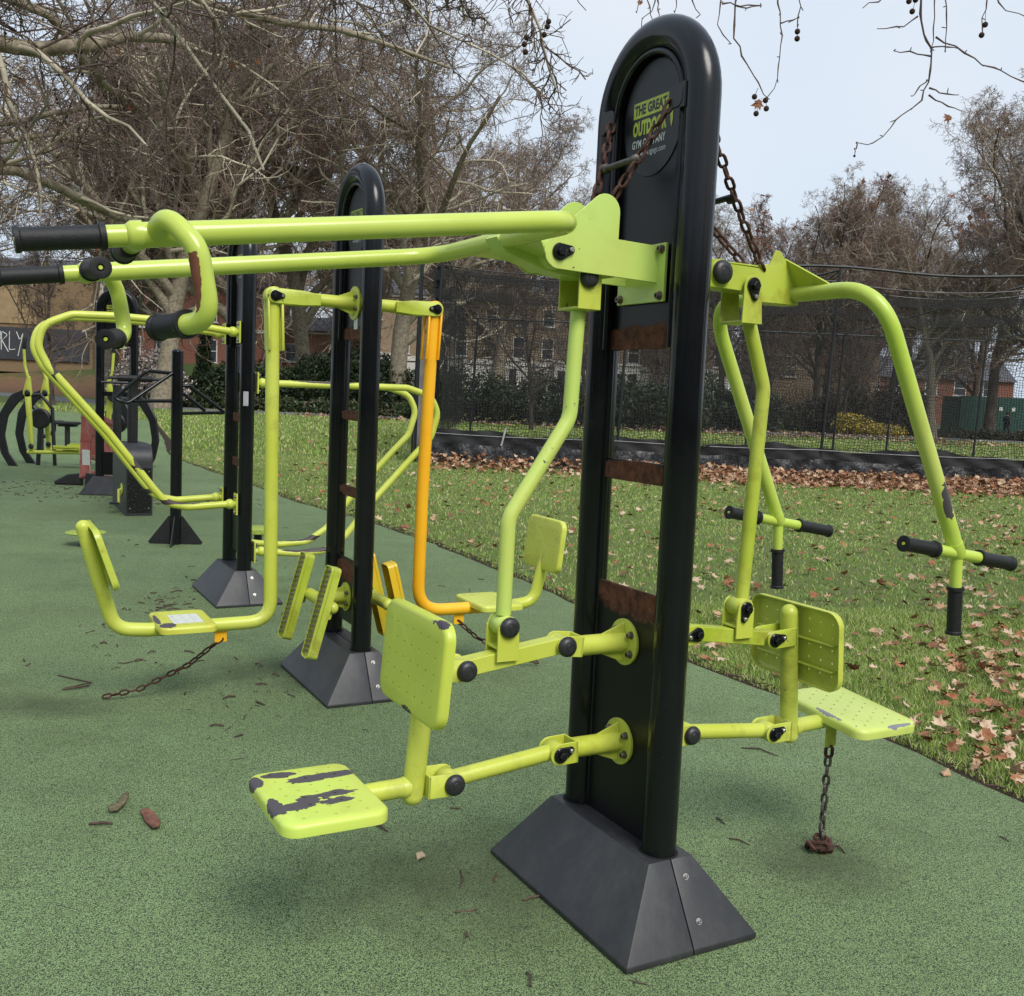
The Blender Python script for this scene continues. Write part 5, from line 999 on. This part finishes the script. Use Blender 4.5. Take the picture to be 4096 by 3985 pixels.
def spray_tree():
    root = empty('plane_tree', (7.5, 4.5, 0), 0, "overhanging plane tree whose thin twigs and seed balls dangle into the top right sky", "tree", "overhanging plane trees"); o = np.array([7.5, 4.5, 0]); rng = np.random.default_rng(12); m = MB()
    m.tube(fillet([(0, 0, 0), (-.1, 0, 2.5), (-.6, .3, 4.6), (-1.6, .8, 5.6)], .8, 4), np.linspace(.4, .2, 20), 12); bt = [np.array(q5(2300, -900, 5.3)), np.array(q5(1900, -330, 5.6)), np.array(q5(1640, -300, 5.7)), np.array(q5(1300, -260, 6)), np.array(q5(950, -240, 6.6))]
    P = np.array([o+[-1.6, .8, 5.6]]+bt)-o; m.tube(fillet(P, .5, 4), np.linspace(.17, .03, len(fillet(P, .5, 4))), 10); m.build('trunk', bark, root, flip=False, ang=80)
    m = MB(); ends = []
    for sp in SPR_:
        Q = np.array(sp)-o; top = Q[0]; L = np.concatenate([[0], np.cumsum(np.linalg.norm(np.diff(Q, axis=0), axis=1))]); n = max(6, int(L[-1]/.05)); s = np.linspace(0, L[-1], n); W_ = np.stack([np.interp(s, L, Q[:, i]) for i in range(3)], 1); W_[1:-1] += rng.normal(0, .006, (n-2, 3)); r = np.linspace(.0068 if L[-1] > .9 else .004, .0022, n); r[::3] *= 1.45; m.tube(W_, r, 6)
        for i in range(3, n, 2):
            if rng.random() < .6: d = rng.normal(0, 1, 3); d[2] -= .3; d = nrm(d); ln = rng.uniform(.012, .035); m.tube([W_[i], W_[i]+d*ln*.6, W_[i]+d*ln], [.0022, .003, .0012], 5)
    m.build('crown', twigD, root, flip=False)
    b = MB(); st = MB()
    for (x, y, anchor) in ((107, 352, (120, 320)), (147, 365, (150, 350)), (150, 395, (150, 360)), (113, 413, (128, 365)), (263, 115, (266, 60)), (262, 141, (264, 110)), (668, 5, (690, -40)), (692, 0, (700, -40)), (680, 42, (690, 10)), (945, 90, (948, 10)), (932, 128, (940, 90)), (470, 567, (473, 545))):
        c = np.array(z3(x, y))-o; b.ball(c, .0148 if x != 470 else .007, 12, 8); st.tube([np.array(z3(*anchor))-o, c], .0014, 4)
    for x, y in ((857, 75), (853, 92), (842, 120), (782, 130), (773, 153), (778, 180)): c = np.array(q5((1200+x/.862)/2.093, y/.862/2.093, 7))-o; b.ball(c, .0185, 12, 8); st.tube([c, c+np.array([0, 0, .09])], .0014, 4)
    q = b.build('seed_balls', seed_m, root, flip=False); q['kind'] = 'stuff'; st.build('stalks', twigD, root, flip=False)
    m2 = MB()
    for (x, y, s) in ((122, 376, .75), (812, 430, .6)): V, F = leaf_geo(int(x) % 10, s); M = np.array(Matrix.Rotation(1.4, 3, 'X') @ Matrix.Rotation(x, 3, 'Z')); m2.add(V@M.T+np.array(z3(x, y))-o, F, False)
    V, F = leaf_geo(3, .45); M = np.array(Matrix.Rotation(1.3, 3, 'X')); m2.add(V@M.T+np.array(zb2(588, 30))-o, F, False); m2.build('clinging_leaves', LM[1], root, flip=False)
spray_tree()

# ---------------------------------------------------------------- shrubs and hedges
def leaves_cloud(rng, blobs, n, s, z0=-.02):
    V = []; tot = sum((b[3]*b[4]*b[5])**.67 for b in blobs)
    for (cx, cy, cz, rx, ry, rz) in blobs:
        m = int(n*(rx*ry*rz)**.67/tot); d = nrm(rng.normal(size=(m, 3))); lum = 1+.22*np.sin(d[:, 0]*5+cx*3)+.18*np.sin(d[:, 2]*7+d[:, 1]*5+cy); r = (rng.random(m)**.22)*lum; p = np.array([cx, cy, cz])+d*r[:, None]*np.array([rx, ry, rz])+rng.normal(0, .04, (m, 3)); V.append(p[p[:, 2] > z0])
    p = np.concatenate(V); m = len(p); a = nrm(rng.normal(size=(m, 3))); b = nrm(np.cross(a, rng.normal(size=(m, 3)))); q = s*rng.uniform(.6, 1.3, (m, 1)); W_ = np.stack([p-a*q, p+b*q*.5, p+a*q, p-b*q*.5], 1).reshape(-1, 3); return W_, np.arange(m*4).reshape(-1, 4)
def leafmat(name, a, b, rough=.5): k = NT(name); k.set(k.mix(k.ramp(k.noise(2.5, 6, .75), [(.3, 0), (.7, 1)]), a, b), rough, 0, .4); return k.m
ev1 = leafmat("evergreen_dark", (.010, .020, .008), (.035, .055, .022)); ev2 = leafmat("evergreen_mid", (.025, .045, .014), (.07, .10, .035)); yel = leafmat("yellow_leaf", (.38, .28, .03), (.62, .47, .06)); lit = leafmat("brown_twiggy", (.06, .04, .028), (.14, .09, .06)); blos = leafmat("pale_blossom", (.55, .45, .42), (.75, .66, .62)); ivy = leafmat("ivy_leaf", (.012, .025, .008), (.05, .08, .025))
def shrub(name, blobs, n, s, mats, label, seed, cat='shrub', stems=0, grp="shrubs along the park path"):
    c = np.array([blobs[0][0], blobs[0][1], 0]); bl = [(b[0]-c[0], b[1]-c[1], *b[2:]) for b in blobs]; rng = np.random.default_rng(seed); root = empty(name, tuple(c), 0, label, cat, grp); parts = []
    for i, (mt, fr_) in enumerate(mats): parts.append((*leaves_cloud(rng, bl, int(n*fr_), s), i))
    me = fast_mesh('foliage', parts, [m for m, _ in mats], False); o = bpy.data.objects.new('foliage', me); COL.objects.link(o); o.parent = root
    m = MB(); 
    for b in bl:
        for _ in range(max(2, stems)): a = rng.uniform(0, 6.28); h = b[2]+b[5]*rng.uniform(.2, .9); m.tube([(b[0]+.1*math.cos(a), b[1]+.1*math.sin(a), -.05), (b[0]+b[3]*.35*math.cos(a), b[1]+b[4]*.35*math.sin(a), h*.55), (b[0]+b[3]*.75*math.cos(a+.3), b[1]+b[4]*.75*math.sin(a+.3), h)], [.035, .025, .01], 5)
    m.build('stems', dbark, root, flip=False); return root
def bx(px, d): return (px-978.5)/1960.5*d
E1 = [(ev1, .8), (ev2, .2)]
shrub('evergreen_bush', [(bx(570, 58), 58, 1.2, 2.2, 1.5, 1.5), (bx(635, 58), 58.3, 1.7, 2.0, 1.6, 1.9), (bx(690, 57), 57.6, 1.5, 2.2, 1.5, 1.8), (bx(750, 57), 57, 1.2, 2.0, 1.4, 1.7), (bx(520, 58), 58.5, .9, 1.5, 1.3, 1.1)], 26000, .11, E1, "broad dark evergreen bush by the path behind the second gym post", 1)
shrub('evergreen_bush', [(bx(400, 57), 57, .8, 2.0, 1.2, 1.2), (bx(455, 57), 57.3, 1.1, 1.8, 1.2, 1.4), (bx(345, 57), 57, .5, 1.6, 1.1, .8)], 13000, .11, [(ev1, .65), (ev2, .35)], "lower mixed bush beside the ivy-clad trunk", 2)
shrub('ivy_clad_trunk', [(bx(382, 57.5), 57.5, 1.2, .45, .45, 1.5), (bx(384, 57.5), 57.5, 2.6, .38, .38, 1.2), (bx(386, 57.5), 57.5, 3.8, .3, .3, .9)], 6000, .09, [(ivy, 1)], "ivy-clad tree stump left of the third gym post", 3, 'tree trunk', 3)
shrub('low_hedge', [(bx(300+60*i, 55.8), 55.8, .25, 1.1, .7, .45) for i in range(9)], 12000, .10, [(ivy, .55), (ev2, .3), (lit, .15)], "low ivy ground cover running along the far side of the path", 4, 'hedge')
shrub('evergreen_bush', [(bx(790, 53.5), 53.5, .4, .9, .8, .6)], 2500, .08, [(ev2, 1)], "small bright green shrub at the cage corner", 5)
shrub('cage_hedge', [(bx(840+52*i, 52), 52+.5*(i % 2), 1.15, 1.3, 1.0, 1.15+.25*math.sin(i*2.1)) for i in range(10)], 24000, .11, E1, "long dark hedge seen through the cage netting", 6, 'hedge')
shrub('dark_bush', [(bx(1395, 58), 58, 1.1, 1.5, 1.2, 1.3), (bx(1440, 60), 60, .9, 1.5, 1.2, 1.1), (bx(1350, 58), 58, 1.3, 1.6, 1.2, 1.4)], 11000, .11, E1, "dark bush right of the nearest post, seen through netting", 7)
shrub('yellow_shrub', [(bx(1622, 61), 61, .5, 1.0, .8, .6), (bx(1650, 61), 61, .4, 1.0, .8, .5), (bx(1682, 60.5), 60.5, .3, 1.2, .8, .35), (bx(1605, 61), 61, .7, .6, .6, .6)], 5200, .075, [(yel, .75), (ev2, .25)], "bright yellow-leaved shrub beyond the cage", 8)
shrub('dark_bush', [(bx(1560, 64), 64, .9, 1.8, 1.2, 1.2), (bx(1610, 65), 65, 1.3, 1.6, 1.2, 1.6), (bx(1690, 66), 66, 1.3, 1.9, 1.3, 1.7), (bx(1735, 66), 66, 1.0, 1.3, 1.2, 1.5)], 15000, .12, [(ev1, .5), (lit, .5)], "brown and green thicket behind the yellow shrub", 9)
shrub('flower_border', [(bx(1800+36*i, 64.5), 64.5, .12, .8, .6, .42) for i in range(7)], 9000, .09, [(ev1, .5), (lit, .3), (ev2, .2)], "low planted border in front of the green enclosure", 10, 'flower bed')
shrub('blossom_shrub', [(bx(300, 54), 54, 1.6, 1.4, 1.2, 1.5), (bx(262, 54), 54, 1.9, 1.2, 1.1, 1.5), (bx(240, 54.5), 54.5, 1.2, .9, 1, 1.2), (bx(325, 54), 54, 1.1, .9, .9, 1.1)], 5200, .075, [(blos, .8), (lit, .2)], "leafless shrub covered in pale blossom behind the far arched post", 11, 'shrub', 26)
for i, (px, lab) in enumerate(((1180, "brown undergrowth behind the push rod, seen through netting"), (1250, "brown undergrowth seen through the nearest post"), (1500, "brown undergrowth under the slender tree"))): shrub('twiggy_shrub', [(bx(px, 66), 66, 1.0, 2.2, 1.5, 1.4)], 3800, .07, [(lit, .8), (ev2, .2)], lab, 20+i, 'shrub', 30)

# ---------------------------------------------------------------- buildings
glass = plain("window_glass", (.02, .024, .028), .12, 0, .3, 2, .6); wht = plain("white_stucco", (.58, .56, .52), .8, 0, .12, 1.5); slate = plain("slate_roof", (.07, .07, .08), .8, 0, .3, 3)
def brick(name, a, b, mortar, sc=4.2):
    k = NT(name); t = k.n('ShaderNodeTexBrick'); t.inputs['Color1'].default_value = (*a, 1); t.inputs['Color2'].default_value = (*b, 1); t.inputs['Mortar'].default_value = (*mortar, 1); t.inputs['Scale'].default_value = sc; t.inputs['Mortar Size'].default_value = .012
    mp = k.n('ShaderNodeMapping'); mp.inputs['Rotation'].default_value = (math.pi/2, 0, 0); k.l(k.co(), mp.inputs[0]); k.l(mp.outputs[0], t.inputs['Vector']); f = k.noise(.8, 4, .6); k.set(k.mix(k.math('MULTIPLY', f, .4), t.outputs['Color'], tuple(x*.6 for x in a)), .9, 0, .2); return k.m
br_tan = brick("brown_brick", (.21, .14, .075), (.26, .18, .10), (.2, .16, .11)); br_red = brick("red_brick", (.20, .075, .05), (.26, .11, .075), (.2, .16, .13)); br_lon = brick("stock_brick", (.26, .19, .12), (.32, .24, .16), (.25, .2, .15)); pink = brick("pale_red_brick", (.30, .16, .12), (.34, .20, .15), (.28, .22, .18))
paintd = plain("dark_grey_paint", (.035, .037, .045), .7, 0, .2, 1)
def window(par, x, z, w, h, y=-.02, frame=wht, bars=1, sill=True):
    m = MB(); t = .09
    m.box((x-w/2+t/2, y-.03, z), (t, .09, h), ch=.004); m.box((x+w/2-t/2, y-.03, z), (t, .09, h), ch=.004)
    for q in (h/2-t/2, -h/2+t/2): m.box((x, y-.03, z+q), (w-2*t, .09, t), ch=.004)
    if bars: m.box((x, y-.025, z), (w-2*t, .07, .06), ch=.004)
    f = m.build('window', frame, par)
    m = MB(); m.box((x, y+.0, z), (w-t, .03, h-t), ch=.002); m.build('pane', glass, f)
    if sill: m = MB(); m.box((x, y-.06, z-h/2-.06), (w+.25, .2, .10), ch=.01); m.build('sill', frame, f)
    return f
def building(name, x0, x1, y, z0, h, dp, wall, label, wins, roof=None, roof_h=1.8, trim=None, chim=()):
    root = empty(name, ((x0+x1)/2, y, z0), 0, label, "building", "buildings around the park"); w = x1-x0; m = MB(); m.box((0, dp/2, h/2-.5), (w, dp, h+1), ch=.01); m.build('wall', wall, root)
    for (x, z, ww, hh) in wins: window(root, x, z, ww, hh)
    if roof: m = MB(); m.prism([(-.4, 0), (dp+.4, 0), (dp*.55, roof_h), (dp*.45, roof_h)], (-w/2-.2, 0, h), Y, Z, w+.4, .02); r = m.build('roof', roof, root)
    for x in chim: m = MB(); m.box((x, dp*.4, h+roof_h*.8), (.9, .7, 2.2), ch=.01); [m.cyl((x-.25+.25*i, dp*.4, h+roof_h*.8+1.1), (x-.25+.25*i, dp*.4, h+roof_h*.8+1.5), .1, 8) for i in range(3)]; m.build('chimney', wall, r if roof else root)
    if trim:
        for z, t in trim: m = MB(); m.box((0, -.08, z), (w+.1, .22, t), ch=.01); m.build('cornice', wht, root)
    return root
zb_ = 2.4
b = building('brown_building', -44, -34.6, 84, zb_, 7.4, 10, br_tan, "brown brick block with dark grey painted base and graffiti at the left edge", [(5.7+.35, 5.05, 1.35, 3.3)], slate, 1.2)
m = MB(); m.box((-.2, -.05, 1.3), (9.3, .22, 2.6), ch=.01); base_ = m.build('painted_base', paintd, b)
m = MB(); m.box((.9, -.12, 5.2), (.7, .35, 5.2), ch=.02); m.build('pilaster', br_tan, b)
m = MB(); m.box((-1.9, -.03, 5.0), (4.2, .12, 4.2), ch=.01); m.build('panel', plain("tan_render", (.30, .21, .11), .85, 0, .15, 2), b)
m = MB(); r = random.Random(5); gy = -.17
GL = {'M': [(0, 0), (.05, 1), (.5, .3), (.95, 1), (1, 0)], 'O': [(.5, 0), (.05, .5), (.5, 1), (.95, .5), (.5, 0)], 'U': [(0, 1), (.1, .1), (.8, .1), (1, 1)], 'R': [(0, 0), (.05, 1), (.9, .8), (.1, .5), (1, -.1)], 'L': [(.1, 1), (.05, 0), (.9, .05)], 'Y': [(0, 1), (.5, .5), (1, 1.05), (.2, -.3)]}
for i, ch_ in enumerate("MOURLY"):
    q = GL[ch_]; ox = -4.5+.62*i; P = fillet([(ox+.58*a, gy, .75+1.5*c) for a, c in q], .12, 5); m.tube(P, .035, 5)
m.build('graffiti', white_m, base_, flip=False)
building('red_brick_house', -34.2, -21.5, 88, 2.3, 7.0, 9, br_red, "red brick houses with slate roofs behind the blossom shrub", [(-5.0, 1.6, 1.5, 2.0), (-2.2, 1.6, 1.5, 2.0), (1.5, 1.6, 1.5, 2.0), (4.6, 1.6, 1.5, 2.0), (-5.0, 5.0, 1.4, 1.9), (-2.2, 5.0, 1.4, 1.9), (1.5, 5.0, 1.4, 1.9), (4.6, 5.0, 1.4, 1.9)], slate, 2.6, [(3.4, .25)], (-5, 4))
building('pale_brick_house', -21.4, -13.5, 92, 1.6, 4.6, 8, pink, "low pale red brick building with white downpipe left of the third gym post", [(-2.5, 2.6, 1.6, 1.6), (1.4, 2.6, 1.6, 1.6)], slate, 1.4, [(4.4, .2)])
wn = [(x, z, 1.25, hh) for x in np.arange(-18, 18.1, 3.0) for z, hh in ((2.2, 2.4), (5.6, 2.2), (8.8, 1.8))]
t_ = building('stucco_terrace', -16, 22, 108, .6, 10.6, 10, br_lon, "long brick terrace with white stucco window surrounds beyond the cage", wn, slate, 2.6, [(4.0, .5), (10.5, .4)], (-14, -6, 3, 12))
m = MB(); m.box((0, -.06, 1.8), (38, .16, 3.6), ch=.01); m.build('stucco_base', wht, t_)
for i in range(6):
    x = -16.5+6.2*i; m = MB(); m.box((x, -.7, 2.1), (2.6, 1.3, 4.2), ch=.02); m.box((x, -.75, 4.3), (2.9, 1.5, .25), ch=.02); bay = m.build('bay', wht, t_)
    for dx in (-.6, .6): m = MB(); m.box((x+dx, -1.37, 2.3), (.75, .06, 2.2), ch=.004); m.build('pane', glass, bay)
building('tan_house', 26, 39, 112, .5, 8.4, 9, br_lon, "tan brick house partly hidden by trees above the yellow shrub", [(3.0, 5.2, 1.6, 2.2), (-3.2, 5.2, 1.6, 2.2), (3.0, 2.0, 1.6, 2.0)], slate, 3.0, None, (-3,))
building('red_brick_house', 40, 60, 125, .5, 5.0, 9, br_red, "red brick building far right behind the green enclosure", [(x, 4, 1.5, 1.8) for x in (-7, -3.5, 0, 3.5, 7)], slate, 2.6)
building('pale_terrace', -80, -50, 120, 3, 9, 9, br_lon, "distant brick terrace beyond the left edge", [(x, z, 1.4, 1.8) for x in (-9, -5, -1, 3, 7) for z in (2.5, 6)], slate, 2.6)
# green enclosure, with two small notices
gr_ = plain("green_sheet", (.012, .060, .045), .6, 0, .25, 4); en = empty('green_enclosure', (bx(1885, 74), 74, 0), 0, "dark green ribbed steel enclosure with two small white notices", "enclosure")
m = MB(); 
for i in range(23): m.box((-2.3+.21*i, 0, 1.4), (.185, .06, 2.8), ch=.01)
m.box((0, .1, 1.4), (4.8, .05, 2.7), ch=.01); m.build('front_panel', gr_, en); m = MB(); m.box((-2.4, 1.6, 1.4), (.06, 3, 2.7), ch=.01); m.box((2.4, 1.6, 1.4), (.06, 3, 2.7), ch=.01); m.build('side_panel', gr_, en)
for x in (.5, 1.4): m = MB(); m.box((x, -.05, 1.95), (.24, .02, .28), ch=.003); m.build('notice', white_m, en)
# person walking behind the cage
def person():
    root = empty('person', (30.0, 63.0, -.02), R_(-60), "person in a dark coat walking past the green enclosure", "person"); 
    sk = bpy.data.materials.new("skin"); sk.use_nodes = True; sk.node_tree.nodes['Principled BSDF'].inputs['Base Color'].default_value = (.45, .27, .19, 1)
    J = [(0, 0, .95), (0, 0, 1.15), (0, 0, 1.42), (0, .02, 1.52), (0, .03, 1.60), (0, .03, 1.74), (.18, 0, 1.40), (.24, -.10, 1.14), (.22, .10, .95), (-.18, 0, 1.40), (-.24, .12, 1.15), (-.22, .26, .98), (.09, .02, .88), (.10, .20, .50), (.10, .18, .08), (.10, .32, .04), (-.09, .0, .88), (-.10, -.04, .50), (-.10, -.26, .12), (-.10, -.16, .03)]
    E = [(0, 1), (1, 2), (2, 3), (3, 4), (4, 5), (2, 6), (6, 7), (7, 8), (2, 9), (9, 10), (10, 11), (0, 12), (12, 13), (13, 14), (14, 15), (0, 16), (16, 17), (17, 18), (18, 19)]
    Rr = [.15, .15, .17, .065, .085, .09, .075, .055, .04, .075, .055, .04, .09, .065, .045, .04, .09, .065, .045, .04]
    me = bpy.data.meshes.new('body'); me.from_pydata(J, E, []); o = bpy.data.objects.new('body', me); COL.objects.link(o); md = o.modifiers.new('s', 'SKIN'); sv = me.skin_vertices[0].data
    for v, r in zip(sv, Rr): v.radius = (r, r*.85)
    sv[0].use_root = True; o.modifiers.new('u', 'SUBSURF').levels = 2; dg = bpy.context.evaluated_depsgraph_get(); m2 = bpy.data.meshes.new_from_object(o.evaluated_get(dg)); o.modifiers.clear(); o.data = m2; o.parent = root
    for m_ in (plain("dark_coat", (.012, .012, .016), .8), plain("dark_trousers", (.014, .012, .016), .8), sk): m2.materials.append(m_)
    for p in m2.polygons: z = p.center.z; p.material_index = 2 if z > 1.53 else (0 if z > .78 else 1); p.use_smooth = True
    m = MB(); m.ball((0, .01, 1.68), .105, 14, 8, (1, 1.08, 1.1)); m.build('hair', plain("dark_hair", (.02, .014, .01), .7), root)
person()

# unseen tree belt behind the camera, added to darken reflections and back light, one mass
rng = np.random.default_rng(90); bl = []
for i in range(40):
    a = R_(-178+176*i/39); rr_ = 36+rng.uniform(-4, 4); bl.append((rr_*math.cos(a), rr_*math.sin(a)+2, rng.uniform(3, 4.5), 4, 4, rng.uniform(4, 6.5)))
me = fast_mesh('treeline_blocker', [(*leaves_cloud(rng, bl, 16000, .55), 0), (*leaves_cloud(rng, [(b[0], b[1], 1.2, 4, 3, 1.6) for b in bl], 7000, .4), 1)], [lit, ev2], False); o = bpy.data.objects.new('treeline_blocker', me); COL.objects.link(o); tag(o, kind='stuff')
